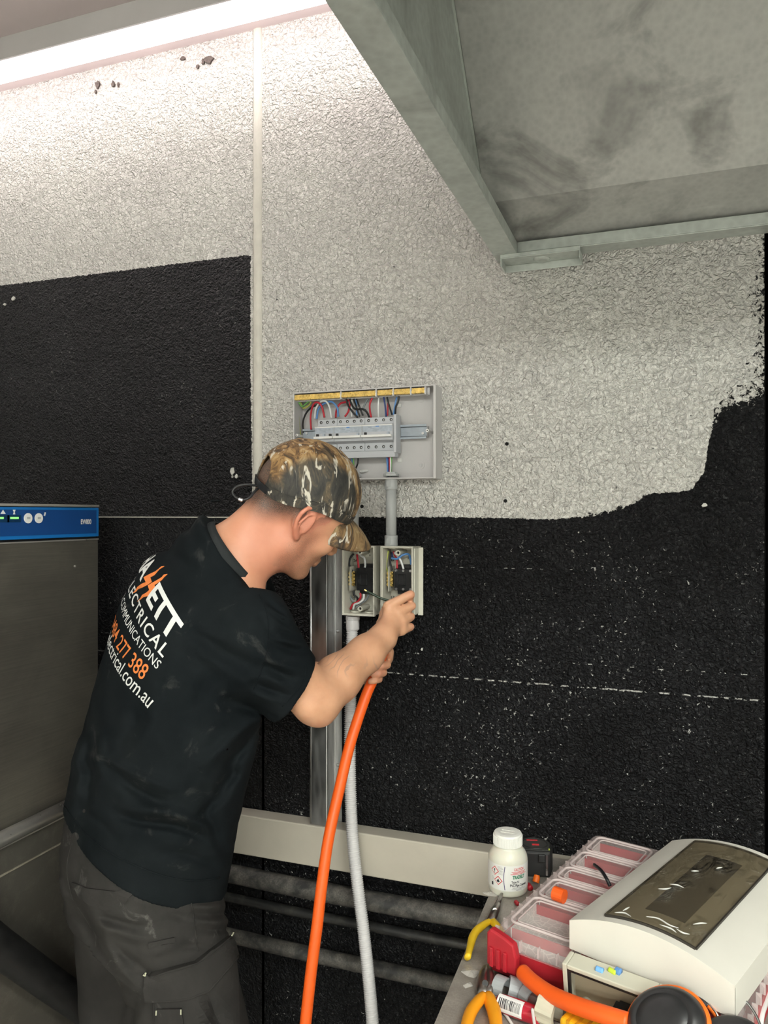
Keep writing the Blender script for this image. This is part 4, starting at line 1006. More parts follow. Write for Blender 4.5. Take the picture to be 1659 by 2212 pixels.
SH = [ring(288,1930,1.575,0.0,.205,.165,.150,2.3), ring(306,1830,1.57,0.05,.203,.160,.148,2.3), ring(330,1722,1.56,.25,.202,.152,.148,2.3), ring(362,1602,1.55,.5,.202,.148,.146,2.3), ring(392,1492,1.54,.75,.204,.148,.147,2.3),
      ring(420,1385,1.53,.92,.200,.142,.142,2.2), ring(444,1290,1.52,1,.176,.118,.125,2.1), ring(470,1225,1.51,1,.125,.095,.098,2.0), ring(500,1172,1.505,1,.084,.082,.078,2.0), ring(530,1110,1.50,1,.080,.080,.076,2.0)]
SLV = J(636,1491,1.468)                                          # middle of the sleeve opening
SLD = unit(RE-RS)
LSV = LS+(LE-LS)*.62
HEMC = J(308,1824,1.57); HEMN = unit((.43,.90,.02))
NKC = J(509,1206,1.505); NKN = unit((.79,.61,.0))
def shirt_sd(P):
    d = loft(P, SH)
    arm = smin(cone(P, RS, SLV+SLD*.05, .077, .057), cone(P, J(545,1440,1.44), J(606,1515,1.46), .060, .038), .03)
    arm = np.maximum(arm, (P-SLV)@unit(SLD*.8+np.array([.45,-.05,.0])))
    larm = np.maximum(cone(P, LS, LSV+unit(LE-LS)*.05, .080, .064), (P-LSV)@unit(LE-LS))
    sh = smin(cone(P, J(490,1240,1.50), RS, .058, .066), cone(P, J(486,1205,1.51), LS, .066, .074), .03)
    d = smin(d, sh, .05); d = smin(d, arm, .038); d = smin(d, larm, .04)
    m = np.abs(d) < .03; Q = P[m]
    d[m] += creases(Q, SHIRT_CR)+.0022*nz3(Q, 20, 4)+.0011*nz3(Q, 55, 5)
    # neck opening
    d = smax(d, -np.maximum(cone(P, NKC-NKN*.10, NKC+NKN*.20, .073, .085), -((P-NKC)@NKN)), .004)
    q = P-NKC; h_ = q@NKN; rr = np.linalg.norm(q-h_[:, None]*NKN, axis=1)
    d = smax(d, -np.maximum(rr-.115, .001-h_), .012)
    return np.maximum(d, -((P-HEMC)@HEMN))
def cloth(name, col, hi, spec=.06, wscale=900, dustc=(.35,.33,.31), dust=.25):
    m, nt, p = nodes(name)
    tc = nt.nodes.new('ShaderNodeTexCoord'); co = tc.outputs['Object']
    n = noise(nt, 9, 5, .6, .3, co); f = noise(nt, wscale, 2, .5, 0, co); du = noise(nt, 14, 7, .7, .8, co)
    c = ramp(nt, n, [(.3, col), (.75, hi)]).outputs[0]
    c = mixc(nt, math_(nt, 'MULTIPLY', ramp(nt, du, [(.60, 0), (.78, 1)]).outputs[0], dust), c, dustc)
    L(nt, c, p.inputs['Base Color']); p.inputs['Roughness'].default_value = .88; p.inputs['Specular IOR Level'].default_value = spec
    p.inputs['Sheen Weight'].default_value = .0; p.inputs['Sheen Roughness'].default_value = .5
    L(nt, bump(nt, n, .25, .004, bump(nt, f, .25, .0006)), p.inputs['Normal']); return m
M_SHIRT = cloth('charcoal_cotton', (.0050,.0068,.0082), (.0115,.0142,.0156), dust=.12)
M_SHORT = cloth('dark_work_canvas', (.024,.0228,.022), (.044,.0415,.039), dust=.32)
shirt, sP, sF = sdf_obj('t_shirt', shirt_sd, (-.80,-.85,1.20), (.02,.12,2.0), .0038, M_SHIRT, man, None, 1)
shirt['label'] = 'charcoal t-shirt with white and orange lettering on the back'
bvh_shirt = BVHTree.FromPolygons([Vector(p) for p in c2w(sP)], [tuple(int(i) for i in f) for f in sF])
# collar band
def ring_pts(c, nrm, r1, r2, ax, n=48):
    e1 = unit(ax-nrm*(ax@nrm)); e2 = np.cross(nrm, e1); return [c+e1*r1*math.cos(2*math.pi*i/n)+e2*r2*math.sin(2*math.pi*i/n) for i in range(n)]
# ------------------------------------------------------------------ shorts
PEL = [ring(300,2010,1.585,0,.160,.132,.140,2.2), ring(304,1900,1.58,0,.176,.146,.158,2.2), ring(314,1800,1.57,.05,.172,.140,.150,2.2), ring(324,1735,1.565,.1,.166,.130,.138,2.2)]
def shorts_sd(P):
    d = loft(P, PEL)
    rl = cone(P, HIPR+np.array([.0,-.01,0]), HIPR+(KNR-HIPR)*1.0, .110, .098)
    rl = np.maximum(rl, (P-(KNR-unit(KNR-HIPR)*.01))@unit(KNR-HIPR))
    ll = cone(P, HIPL, HIPL+(KNL-HIPL)*1.0, .100, .088); HL = J(262,2188,1.69)
    ll = np.maximum(ll, (P-HL)@unit(KNL-HIPL))
    d = smin(smin(d, rl, .05), ll, .05)
    m = np.abs(d) < .03; Q = P[m]
    d[m] += creases(Q, SHORT_CR)+.0028*nz3(Q, 18, 8)+.0013*nz3(Q, 50, 9)
    return d
shorts, hP, hF = sdf_obj('shorts', shorts_sd, (-.85,-1.25,1.20), (.0,-.50,2.0), .0042, M_SHORT, man, None, 1)
bvh_shorts = BVHTree.FromPolygons([Vector(p) for p in c2w(hP)], [tuple(int(i) for i in f) for f in hF])
# ------------------------------------------------------------------ pieces that lie on the cloth
EYE = Vector((0, -D, ZC))
def hit(bv, px, py, d0=1.5):
    r = (V(px, py, 1.0)-EYE).normalized(); h = bv.ray_cast(EYE, r); return (h[0], h[1]) if h[0] is not None else (V(px, py, d0), -r)
def proj(bv, p, n, back=.25):
    h = bv.ray_cast(Vector(p)+Vector(n)*back, -Vector(n)); return (h[0], h[1]) if h[0] is not None else None
def seam(bv, pts, r=.0012, k=8, lift=.0004):
    P = []
    c = catmull([Vector((a, b, 0)) for a, b in pts], k)
    for q in c: h = hit(bv, q.x, q.y); P.append(h[0]+h[1]*lift)
    return tube(P, r, 6)
def patch(bv, poly, th, n=26, edge=True):
    """a sewn-on cloth piece: outline given where it shows, laid on the garment with its own thickness"""
    bm = bmesh.new(); vs_ = [bm.verts.new((a, b, 0)) for a, b in poly]; bm.faces.new(vs_)
    bmesh.ops.triangulate(bm, faces=bm.faces[:])
    for _ in range(6):
        lg = [e for e in bm.edges if e.calc_length() > 14]
        if not lg: break
        bmesh.ops.subdivide_edges(bm, edges=lg, cuts=1); bmesh.ops.triangulate(bm, faces=bm.faces[:])
    bm.verts.index_update()
    top = []; ok = []
    for v in bm.verts:
        h = hit(bv, v.co.x, v.co.y); top.append(h[0]+h[1]*th)
        ok.append(h[0]-h[1]*.002)
    N = len(top); F = [tuple(v.index for v in f.verts) for f in bm.faces]
    bd = [(e.verts[0].index, e.verts[1].index) for e in bm.edges if e.is_boundary]
    bm.free()
    return top+ok, F+[(a, b, N+b, N+a) for a, b in bd]
def fix_normals(o):
    bm = bmesh.new(); bm.from_mesh(o.data); bmesh.ops.recalc_face_normals(bm, faces=bm.faces[:]); bm.to_mesh(o.data); bm.free(); return o
def fine(vf, mx):
    bm = bmesh.new(); vs_ = [bm.verts.new(p) for p in vf[0]]
    for f in vf[1]:
        try: bm.faces.new([vs_[i] for i in f])
        except ValueError: pass
    bmesh.ops.triangulate(bm, faces=bm.faces[:])
    for _ in range(4):
        lg = [e for e in bm.edges if e.calc_length() > mx]
        if not lg: break
        bmesh.ops.subdivide_edges(bm, edges=lg, cuts=1); bmesh.ops.triangulate(bm, faces=bm.faces[:])
    bm.verts.index_update(); r = [v.co.copy() for v in bm.verts], [tuple(v.index for v in f.verts) for f in bm.faces]; bm.free(); return r
# ---- lettering on the back of the shirt: each line laid out flat on the cloth's own plane there, then pressed onto it
M_INKW = pmat('white_shirt_print', (.72,.72,.70), .7, var=.04); M_INKO = pmat('orange_shirt_print', (.80,.22,.05), .7, var=.05)
def mean_hit(px, py, r=26):
    P = []; N = []
    for dx, dy in ((0,0),(r,0),(-r,0),(0,r),(0,-r),(r,r),(-r,r)):
        h = hit(bvh_shirt, px+dx, py+dy); N.append(h[1]); P.append(h[0])
    n = sum(N, Vector()).normalized(); return P[0], n
def line_frame(a, b, up):
    """a, b: where the baseline starts and ends on the cloth; up: letter height"""
    A, B = hit(bvh_shirt, *a)[0], hit(bvh_shirt, *b)[0]; mx, my = (a[0]+b[0])/2, (a[1]+b[1])/2
    U = hit(bvh_shirt, mx+up[0], my+up[1])[0]-hit(bvh_shirt, mx, my)[0]
    X = B-A; n = X.cross(U).normalized()
    return A, X, U, (n if n.dot(EYE-A) > 0 else -n)
def press(vf, fr, lift=.0010):
    A, X, U, n = fr; out, good = [], []
    vf = fine(vf, .05)
    for p in vf[0]:
        h = proj(bvh_shirt, A+X*p.x+U*p.y, n, .2)
        good.append(h is not None and (h[0]-(A+X*p.x+U*p.y)).length < .10); out.append(h[0]+h[1].normalized()*lift if h else A)
    F = [f for f in vf[1] if all(good[i] for i in f) and max((out[f[i]]-out[f[i-1]]).length for i in range(3)) < .03]
    return out, F
def letters(s, x0, x1, fr, m, bold=.02, space=1.0):
    """the string stretched over x0..x1 of the line; one piece per glyph"""
    v, f = text_mesh(s, 1.0, bold, space=space); lo_ = min(p.x for p in v); w0 = max(p.x for p in v)-lo_; hc = .70
    v = [Vector((x0+(p.x-lo_)/w0*(x1-x0), p.y/hc, 0)) for p in v]
    # split into connected glyph pieces
    par = list(range(len(v)))
    def find(i):
        while par[i] != i: par[i] = par[par[i]]; i = par[i]
        return i
    for q in f:
        for k in q[1:]: par[find(q[0])] = find(k)
    grp = {}
    for q in f: grp.setdefault(find(q[0]), []).append(q)
    for g in grp.values():
        ids = sorted({i for q in g for i in q}); mp_ = {i: k for k, i in enumerate(ids)}
        r = press(([v[i] for i in ids], [tuple(mp_[i] for i in q) for q in g]), fr)
        if r[1]: obj('letter', r, m, shirt, world=True)
F1 = line_frame((290,1228), (357,1368), (29,-36))
letters('HA', -.24, .20, F1, M_INKW, .035); letters('ETT', .52, 1.12, F1, M_INKW, .035)
BOLTS = [[(900,455),(830,465),(770,520),(690,580),(600,620),(430,710),(480,820),(380,860),(290,930),(240,1010),(175,1075),(250,1040),(300,980),(400,940),(505,888),(614,815),(580,710),(670,660),(730,590),(780,530)],
         [(970,635),(890,650),(840,710),(760,760),(640,828),(526,895),(560,1000),(490,1060),(400,1110),(360,1180),(285,1260),(350,1220),(420,1160),(520,1140),(720,1010),(675,885),(760,830),(840,770),(890,710)]]
for bo_ in BOLTS: fix_normals(obj('lightning_bolt', patch(bvh_shirt, [(270+a/10.536, 1180+b/10.536) for a, b in bo_], .0010), M_INKO, shirt, world=True))
letters('ELECTRICAL', -.16, 1.0, line_frame((265,1274), (352,1421), (15,-21)), M_INKW, .012, 1.2)
letters('& COMMUNICATIONS', -.20, 1.0, line_frame((254,1310), (339,1446), (10,-15)), M_INKW, .0)
letters('0484 277 388', -.22, 1.0, line_frame((236,1370), (308,1470), (14,-29)), M_INKO, .006)
letters('hassettelectrical.com.au', -.62, 1.0, line_frame((226,1399), (320,1530), (15,-24)), M_INKW, .004)
# ------------------------------------------------------------------ collar, hems, seams
def wl(pts): return [Vector(p) for p in c2w(np.array(pts))]
e1 = unit(np.array((.6,-.8,0))-NKN*(np.array((.6,-.8,0))@NKN)); e2 = np.cross(NKN, e1); nn_ = 64; cv, cf = [], []
for i in range(nn_):
    a = 2*math.pi*i/nn_; rd = e1*math.cos(a)+e2*math.sin(a)
    for hgt, rr in ((-.012,.0800),(-.004,.0835),(.006,.0820),(.014,.0765),(.013,.0735),(.004,.0760),(-.012,.0770)):
        cv.append(NKC+NKN*hgt+rd*rr*(1+.05*math.cos(a)**2))
K = 7
for i in range(nn_):
    for k in range(K): cf.append((i*K+k, i*K+(k+1)%K, ((i+1)%nn_)*K+(k+1)%K, ((i+1)%nn_)*K+k))
M_RIB = cloth('charcoal_rib', (.020,.023,.024), (.034,.036,.037), dust=.05)
col = fix_normals(obj('collar', (wl(cv), cf), M_RIB, shirt, smooth=True, world=True))
obj('seam', seam(bvh_shirt, [(560,1285),(572,1310),(580,1345),(578,1400),(562,1455),(548,1490)], .0011), M_SHIRT, shirt, smooth=True, world=True)
obj('seam', seam(bvh_shirt, [(455,1150),(472,1178),(512,1228),(548,1272)], .0009), M_SHIRT, shirt, smooth=True, world=True)
obj('hem', seam(bvh_shirt, [(140,1742),(180,1795),(235,1840),(300,1872),(360,1893),(420,1902),(474,1895)], .0016), M_SHIRT, shirt, smooth=True, world=True)
obj('hem', seam(bvh_shirt, [(662,1440),(655,1470),(635,1500),(610,1526)], .0011), M_SHIRT, shirt, smooth=True, world=True)
# ------------------------------------------------------------------ pockets and seams of the shorts
def sp(name, vf, m=M_SHORT): return fix_normals(obj(name, vf, m, shorts, world=True))
flap = sp('pocket_flap', patch(bvh_shorts, [(313,2103),(420,2075),(490,2022),(497,2042),(504,2068),(476,2100),(440,2140),(400,2154),(320,2158)], .0125))
pk = sp('cargo_pocket', patch(bvh_shorts, [(332,2150),(400,2146),(448,2136),(503,2072),(508,2110),(511,2212),(508,2300),(345,2310),(338,2212)], .0075))
sp('phone_pocket', patch(bvh_shorts, [(342,2172),(392,2172),(400,2230),(352,2234)], .0120))
sp('seat_pocket', patch(bvh_shorts, [(158,1905),(190,1918),(250,1925),(305,1918),(285,1935),(265,1955),(232,1966),(195,1955),(172,1935)], .0035))
sp('knife_pocket', patch(bvh_shorts, [(320,2035),(376,2024),(378,2036),(322,2048)], .0035))
obj('seam', seam(bvh_shorts, [(408,1935),(416,1965),(420,2000),(424,2030),(428,2055)], .0014), M_SHORT, shorts, smooth=True, world=True)
obj('seam', seam(bvh_shorts, [(318,2104),(420,2078),(488,2028)], .0012, lift=.0130), M_SHORT, flap, smooth=True, world=True)
obj('hem', seam(bvh_shorts, [(320,2156),(400,2152),(440,2138),(476,2099),(503,2069)], .0022, lift=.0115), M_SHORT, flap, smooth=True, world=True)
obj('hem', seam(bvh_shorts, [(335,2160),(338,2212),(345,2300)], .0020, lift=.007), M_SHORT, pk, smooth=True, world=True)
obj('seam', seam(bvh_shorts, [(155,1820),(146,1860),(147,1900),(158,1945)], .0010), M_SHORT, shorts, smooth=True, world=True)
for pts in ([(316,2102),(322,2101)],[(486,2024),(490,2020)],[(343,2173),(343,2182)],[(391,2172),(391,2182)]):
    obj('stitch', seam(bvh_shorts, pts, .0013, lift=.0140), pmat('pale_thread', (.5,.5,.36), .8), shorts, world=True)
# ------------------------------------------------------------------ boots and socks below the frame
def boots_sd(P, a_):
    ft = cone(P, a_+np.array([-.015,-.058,-.0]), a_+np.array([.150,-.064,.108]), .048, .043)
    d_ = smin(ft, cone(P, a_+np.array([-.005,.05,.0]), a_+np.array([-.005,-.05,0]), .054, .052), .03)
    return np.maximum(np.maximum(d_, -1.5495-P[:, 1]), (P-(a_+np.array([0,.085,0])))@np.array([0,1.,0]))
M_BOOT = pmat('brown_boot_leather', (.09,.055,.03), .6, vscale=40, var=.25, bmp=.2, bscale=160)
for a_ in (ANR, ANL): sdf_obj('work_boot', lambda P, a_=a_: boots_sd(P, a_), a_+np.array([-.1,-.12,-.1]), a_+np.array([.24,.12,.2]), .005, M_BOOT, man, None, 1)
# ------------------------------------------------------------------ cap
def cap_crown(q): return ell(q, (-.007, .056, 0), (.1095, .0975, .0885))
def cap_sd(P):
    q = hl(P); o = cap_crown(q)-.0016*np.exp(-(q[:, 2]/.0035)**2)-.0012*np.exp(-((np.abs(q[:, 2])-.050)/.003)**2)
    o = o+.0012*nz3(P, 60, 11)+.0008*nz3(P, 120, 12)
    d = np.maximum(o, -(o+.0045))
    low = .041-.030*sstep(.02, -.10, q[:, 0])
    d = np.maximum(d, low-q[:, 1])
    hole = ell(q, (-.116, .036, 0), (.036, .034, .036))
    return smax(d, -hole, .004)
def cap_mat(name):
    m, nt, p = nodes(name)
    tc = nt.nodes.new('ShaderNodeTexCoord'); co = tc.outputs['Object']
    sd = nn(nt, 'ShaderNodeAttribute', attribute_name='top')
    mp = nn(nt, 'ShaderNodeMapping'); mp.inputs['Scale'].default_value = (1.0, 1.6, .45); mp.inputs['Rotation'].default_value = (.3, .9, .2); L(nt, co, mp.inputs[0])
    m2 = nn(nt, 'ShaderNodeMapping'); m2.inputs['Scale'].default_value = (1.6, 1.6, .28); m2.inputs['Rotation'].default_value = (.5, .8, 0); L(nt, co, m2.inputs[0])
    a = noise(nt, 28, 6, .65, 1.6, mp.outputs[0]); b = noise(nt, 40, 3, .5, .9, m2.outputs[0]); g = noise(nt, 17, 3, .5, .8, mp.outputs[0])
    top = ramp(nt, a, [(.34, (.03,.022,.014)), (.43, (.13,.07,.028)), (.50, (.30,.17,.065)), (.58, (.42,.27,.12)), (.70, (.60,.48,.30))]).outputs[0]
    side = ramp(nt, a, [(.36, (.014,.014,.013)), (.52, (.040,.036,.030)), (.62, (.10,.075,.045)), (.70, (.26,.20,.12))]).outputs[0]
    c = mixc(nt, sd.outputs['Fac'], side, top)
    st = ramp(nt, b, [(.60, 0), (.64, 1)]).outputs[0]
    c = mixc(nt, math_(nt, 'MULTIPLY', st, .9), c, (.60,.55,.46))
    dk = ramp(nt, g, [(.35, 1), (.42, 0)]).outputs[0]
    c = mixc(nt, math_(nt, 'MULTIPLY', dk, .7), c, (.018,.016,.014))
    L(nt, c, p.inputs['Base Color']); p.inputs['Roughness'].default_value = .7
    L(nt, bump(nt, noise(nt, 800, 2, .5, 0, co), .2, .0006), p.inputs['Normal']); return m
M_CAMO = cap_mat('camouflage_cotton')
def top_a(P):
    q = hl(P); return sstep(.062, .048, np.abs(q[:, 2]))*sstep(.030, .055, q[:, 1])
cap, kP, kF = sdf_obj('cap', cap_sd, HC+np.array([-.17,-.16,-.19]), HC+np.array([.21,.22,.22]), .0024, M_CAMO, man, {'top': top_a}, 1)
cap['label'] = 'brown and black camouflage cap'
# brim: a curved bill with thickness
nu, nv = 28, 10; bv_, bf_ = [], []
for side in (0, 1):
    for j in range(nv+1):
        for i in range(nu+1):
            s = -1+2*i/nu; t_ = j/nv; th_ = math.radians(54)*s
            f0, r0 = -.004+.108*math.cos(th_), .086*math.sin(th_)
            ln_ = .074*math.sqrt(max(0, 1-(abs(s)**2.6)))
            f1, r1 = f0+ln_*(1.0), r0*(1-.06)
            dr = -.026*s*s
            u_ = .049+dr*(.55+.6*t_)-.020*t_*t_-.008*t_-side*.0035
            bv_.append(hw(f0+(f1-f0)*t_-.006*(1-t_), u_, r0+(r1-r0)*t_))
n1 = (nu+1)*(nv+1)
for j in range(nv):
    for i in range(nu):
        a = j*(nu+1)+i; q4 = (a, a+1, a+nu+2, a+nu+1); bf_.append(q4); bf_.append(tuple(x+n1 for x in reversed(q4)))
edge_ = [j*(nu+1) for j in range(nv+1)]+[nv*(nu+1)+i for i in range(1, nu+1)]+[j*(nu+1)+nu for j in range(nv-1, -1, -1)]
for a, b in zip(edge_, edge_[1:]): bf_.append((a, b, b+n1, a+n1))
brim = fix_normals(obj('brim', (wl(bv_), bf_), M_CAMO, cap, smooth=True, world=True))
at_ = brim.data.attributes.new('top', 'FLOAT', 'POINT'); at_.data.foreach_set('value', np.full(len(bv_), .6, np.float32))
# band along the lower edge, strap over the opening, elastic cord
def band(f0a, f1a, u_of, wdt, out, n=60, a0=-180, a1=180):
    v_, f_ = [], []
    for i in range(n+1):
        a = math.radians(a0+(a1-a0)*i/n); 
        for du, ro in ((0,out),(wdt,out+.0004),(wdt,out-.003),(0,out-.003)):
            ff_ = math.cos(a); uu = u_of(a)+du; k_ = math.sqrt(max(.02, 1-((uu-.056)/.0975)**2))
            v_.append(hw(-.007+(.1095*k_+ro)*ff_, uu, (.0885*k_+ro)*math.sin(a)))
    for i in range(n):
        for k in range(4): f_.append((i*4+k, i*4+(k+1)%4, (i+1)*4+(k+1)%4, (i+1)*4+k))
    return wl(v_), f_
def low_u(a): x = -.007+.1095*math.cos(a); t = min(1, max(0, (x-.02)/(-.12))); t = t*t*(3-2*t); return .041-.030*t
M_BAND = pmat('dark_cap_band', (.020,.019,.017), .75, vscale=60, var=.6)
bd_ = fix_normals(obj('sweatband', band(0,0,lambda a: low_u(a)-.001,.019,.0022,70,-148,148), M_CAMO, cap, smooth=False, world=True))
fix_normals(obj('strap', band(0,0,lambda a: low_u(a)-.001,.014,.0018,20,146,214), M_BLACK, cap, world=True))
cordp = [J(566,1051,1.475), J(535,1047,1.46), J(512,1051,1.455), J(502,1063,1.452), J(510,1075,1.45), J(525,1080,1.45), J(540,1074,1.455), J(552,1060,1.465), J(566,1052,1.475)]
obj('elastic_cord', tube(catmull(wl(cordp), 8), .0024, 8), M_BLACK, cap, smooth=True, world=True)
obj('cord_end', cyl(wl([J(516,1078,1.45)])[0], wl([J(524,1081,1.45)])[0], .0034, 10), M_SCREW, cap, world=True)
# ------------------------------------------------------------------ orange cable in the hand, small wire held in the fingers
M_ORANGE = pmat('orange_cable_sheath', (.86,.115,.012), .42, vscale=14, var=.05, bmp=.05, bscale=120)
cb = [J(836,1383,1.722)]+CABLE_HAND+[J(788,1510,1.695), J(757,1605,1.66), J(733,1705,1.63), J(711,1805,1.60), J(696,1905,1.575), J(685,2000,1.555), J(672,2100,1.54), J(660,2212,1.53), J(648,2350,1.53), J(640,2500,1.54), J(632,2640,1.57), J(610,2700,1.58), J(560,2725,1.585)]
cable = thing('orange_cable', 'thick orange cable hanging from the man\'s hand to the floor', 'cable', tuple(wl([cb[-1]])[0]))
obj('sheath', tube(catmull(wl(cb), 10), .0118, 18), M_ORANGE, cable, smooth=True, world=True)
hwire = thing('held_wire', 'short dark green wire pinched between the man\'s fingers', 'wire', tuple(wl([J(790,1277,1.76)])[0]))
obj('insulation', tube(catmull(wl([J(792,1277,1.755), J(806,1284,1.752), J(822,1292,1.752), J(838,1297,1.752), J(858,1300,1.757)]), 8), .0028, 10), pmat('dark_green_wire', (.012,.028,.014), .35), hwire, smooth=True, world=True)
obj('bare_end', tube(wl([J(787,1274,1.756), J(793,1277.5,1.755)]), .0022, 8), M_BRASS, hwire, world=True)
# ================================================================== steel bench
ZB = .82
M_BENCH = dusty('stained_steel_bench', (.30,.27,.235), (.52,.48,.43), .46, .40, .35, .8)
bl, fl_ = onZ(1097,1838,ZB), onZ(938,2212,ZB)
ed = (fl_-bl).normalized(); fl2 = bl+ed*(.78/abs(ed.y)); pr = Vector((-ed.y, ed.x, 0)); br_p, fr_p = bl+pr*1.3, fl2+pr*1.3
t = thing('steel_bench', 'stained stainless steel bench covered with tools and parts', 'bench', ((bl.x+fr_p.x)/2, (bl.y+fr_p.y)/2, 0))
pl = [(p.x, p.y) for p in (fl2, fr_p, br_p, bl)]
obj('bench_top', prism(pl, (0,0,ZB-.004), (1,0,0), (0,1,0), (0,0,1), .004), M_BENCH, t, world=True)
def bar(a, b, z0, z1, w):
    d_ = (b-a).normalized(); n_ = Vector((-d_.y, d_.x, 0))*w; return [Vector((q.x, q.y, z)) for z in (z0, z1) for q in (a, b, b+n_, a+n_)], list(BF)
obj('edge_fold', bar(bl, fl2, ZB-.035, ZB-.0042, .003), M_BENCH, t, world=True); obj('edge_fold', bar(fl2, fr_p, ZB-.035, ZB-.0042, .003), M_BENCH, t, world=True)
obj('edge_fold', bar(fr_p, br_p, ZB-.035, ZB-.0042, .003), M_BENCH, t, world=True); obj('edge_fold', bar(br_p, bl, ZB-.035, ZB-.0042, .003), M_BENCH, t, world=True)
for p, dx, dy in ((bl,.05,-.05),(fl2,.05,.05),(br_p,-.05,-.05),(fr_p,-.05,.05)):
    obj('leg', cyl((p.x+dx,p.y+dy,.0),(p.x+dx,p.y+dy,ZB-.004), .019, 16), M_GALV, t, smooth=False, world=True)
mid = [(p.x+dx, p.y+dy) for p, dx, dy in ((bl,.05,-.05),(br_p,-.05,-.05),(fr_p,-.05,.05),(fl2,.05,.05))]
obj('lower_shelf', prism(mid, (0,0,.16), (1,0,0), (0,1,0), (0,0,1), .02), M_BENCH, t, world=True)
def flat_dir(a, b): d_ = Vector((b.x-a.x, b.y-a.y, 0)).normalized(); return d_, Vector((-d_.y, d_.x, 0))
def ang(d_): return math.atan2(d_.y, d_.x)

# ---- glue bottle
M_HDPE = pmat('milky_bottle_plastic', (.72,.70,.60), .35, sss=.3, vscale=8, var=.02); M_CAPW = pmat('white_bottle_cap', (.82,.81,.76), .4, vscale=10, var=.02)
M_LAB = pmat('paper_label', (.80,.79,.75), .5, vscale=10, var=.02); M_RED = pmat('red_print', (.62,.04,.05), .5); M_INK = pmat('black_print', (.02,.02,.025), .5); M_GRN = pmat('green_print', (.02,.20,.10), .5); M_PUR = pmat('purple_print', (.05,.03,.14), .5)
bc = onZ(1097,1921,ZB)
t = thing('glue_bottle', 'white plastic pipe cement bottle on the bench corner', 'bottle', bc)
RB = .0378
obj('bottle_body', lathe([(.033,0),(.0365,.002),(RB,.006),(RB,.064),(.0368,.070),(.033,.078),(.028,.084),(.0255,.087),(.0255,.090)], 48), M_HDPE, t, smooth=True)
cp = obj('screw_cap', lathe([(.0265,.0885),(.0275,.0895),(.0272,.109),(.026,.1115),(.020,.1125),(.001,.1125)], 56), M_CAPW, t, smooth=False)
obj('cap_ridge', join(*[cbox((.0276*math.cos(a), .0276*math.sin(a), .0985), (.0012,.0012,.018)) for a in [2*math.pi*i/56 for i in range(56)]]), M_CAPW, cp)['kind'] = 'stuff'
for k in (-1, 1): obj('cap_emboss', cbox((.0, k*.0055, .1129), (.026,.0022,.0008)), pmat('cap_shade', (.66,.65,.60), .5), cp)
camv = Vector((0,-D,0))-Vector((bc.x, bc.y, 0)); a0 = math.atan2(camv.y, camv.x)
def onbottle(vf, x, z, r=RB+.0007):
    return [Vector(((r)*math.cos(a0+(p.x+x)/RB), (r)*math.sin(a0+(p.x+x)/RB), z+p.y)) for p in vf[0]], vf[1]
def lab_rect(x0, x1, z0, z1, m, r, parent, name='label_print', n=None):
    n = n or max(2, int((x1-x0)/.004)); v_ = []; f_ = []
    for i in range(n+1):
        a = a0+(x0+(x1-x0)*i/n)/RB; v_ += [Vector((r*math.cos(a), r*math.sin(a), z0)), Vector((r*math.cos(a), r*math.sin(a), z1))]
    for i in range(n): f_.append((2*i, 2*i+2, 2*i+3, 2*i+1))
    return obj(name, (v_, f_), m, parent)
lab = lab_rect(-.060, .060, .014, .062, M_LAB, RB+.0004, t, 'label')
def lab_text(s, size, x, z, m, bold=.0, al='LEFT', width=None):
    v, f = text_mesh(s, size, bold)
    w_ = max(p.x for p in v)
    if width: v = [Vector((p.x*width/w_, p.y, 0)) for p in v]; w_ = width
    if al == 'CENTER': x -= w_/2
    return obj('label_print', onbottle(fine((v, f), .006), x, z), m, lab)
lab_text('CAUTION', .0075, .022, .0525, M_RED, .02, 'CENTER', .021)
for i, w_ in enumerate((.030,.026,.034)): lab_rect(.022-w_/2, .022+w_/2, .0500-i*.0022, .0506-i*.0022+.0004, M_RED, RB+.0007, lab)
lab_text('TRADELIT', .0090, .022, .0375, M_GRN, .05, 'CENTER', .026)
lab_text('Type N', .0062, .014, .0295, M_INK, .02, 'CENTER', .015); lab_text('PVC Pipe Cement', .0066, .022, .0230, M_INK, .03, 'CENTER', .036)
for i, w_ in enumerate((.026,.030,.012)): lab_rect(.022-w_/2, .022+w_/2, .0200-i*.0022, .0204-i*.0022, M_INK, RB+.0007, lab)
v_ = [Vector((-.006+.0022*math.sin(math.pi*i/12)*-1, 0, 0))+Vector((0, .016+.044*i/12, 0)) for i in range(13)]
obj('label_print', onbottle((v_+[p+Vector((.0012,0,0)) for p in v_], [(i, 13+i, 14+i, i+1) for i in range(12)]), 0, 0), M_PUR, lab)
for cx_, cz_, sy in ((-.026,.049,'!'),(-.0185,.032,'f')):
    for rr, mm, lift in ((.0088,M_RED,.0007),(.0070,M_LAB,.0010)):
        obj('hazard_diamond', onbottle(fine(([Vector((0,-rr,0)),Vector((rr,0,0)),Vector((0,rr,0)),Vector((-rr,0,0))],[(0,1,2,3)]), .004), cx_, cz_, RB+lift), mm, lab)
    if sy == '!': g_ = ([Vector((-.0009,-.001,0)),Vector((.0009,-.001,0)),Vector((.0012,.0042,0)),Vector((-.0012,.0042,0)),Vector((-.001,-.0042,0)),Vector((.001,-.0042,0)),Vector((.001,-.0024,0)),Vector((-.001,-.0024,0))],[(0,1,2,3),(4,5,6,7)])
    else: g_ = ([Vector(p) for p in ((-.0024,-.003,0),(.0024,-.003,0),(.003,-.0005,0),(.0012,.0022,0),(.0006,.0042,0),(-.0012,.0015,0),(-.003,0,0))],[tuple(range(7))])
    obj('hazard_symbol', onbottle(g_, cx_, cz_, RB+.0013), M_INK, lab)
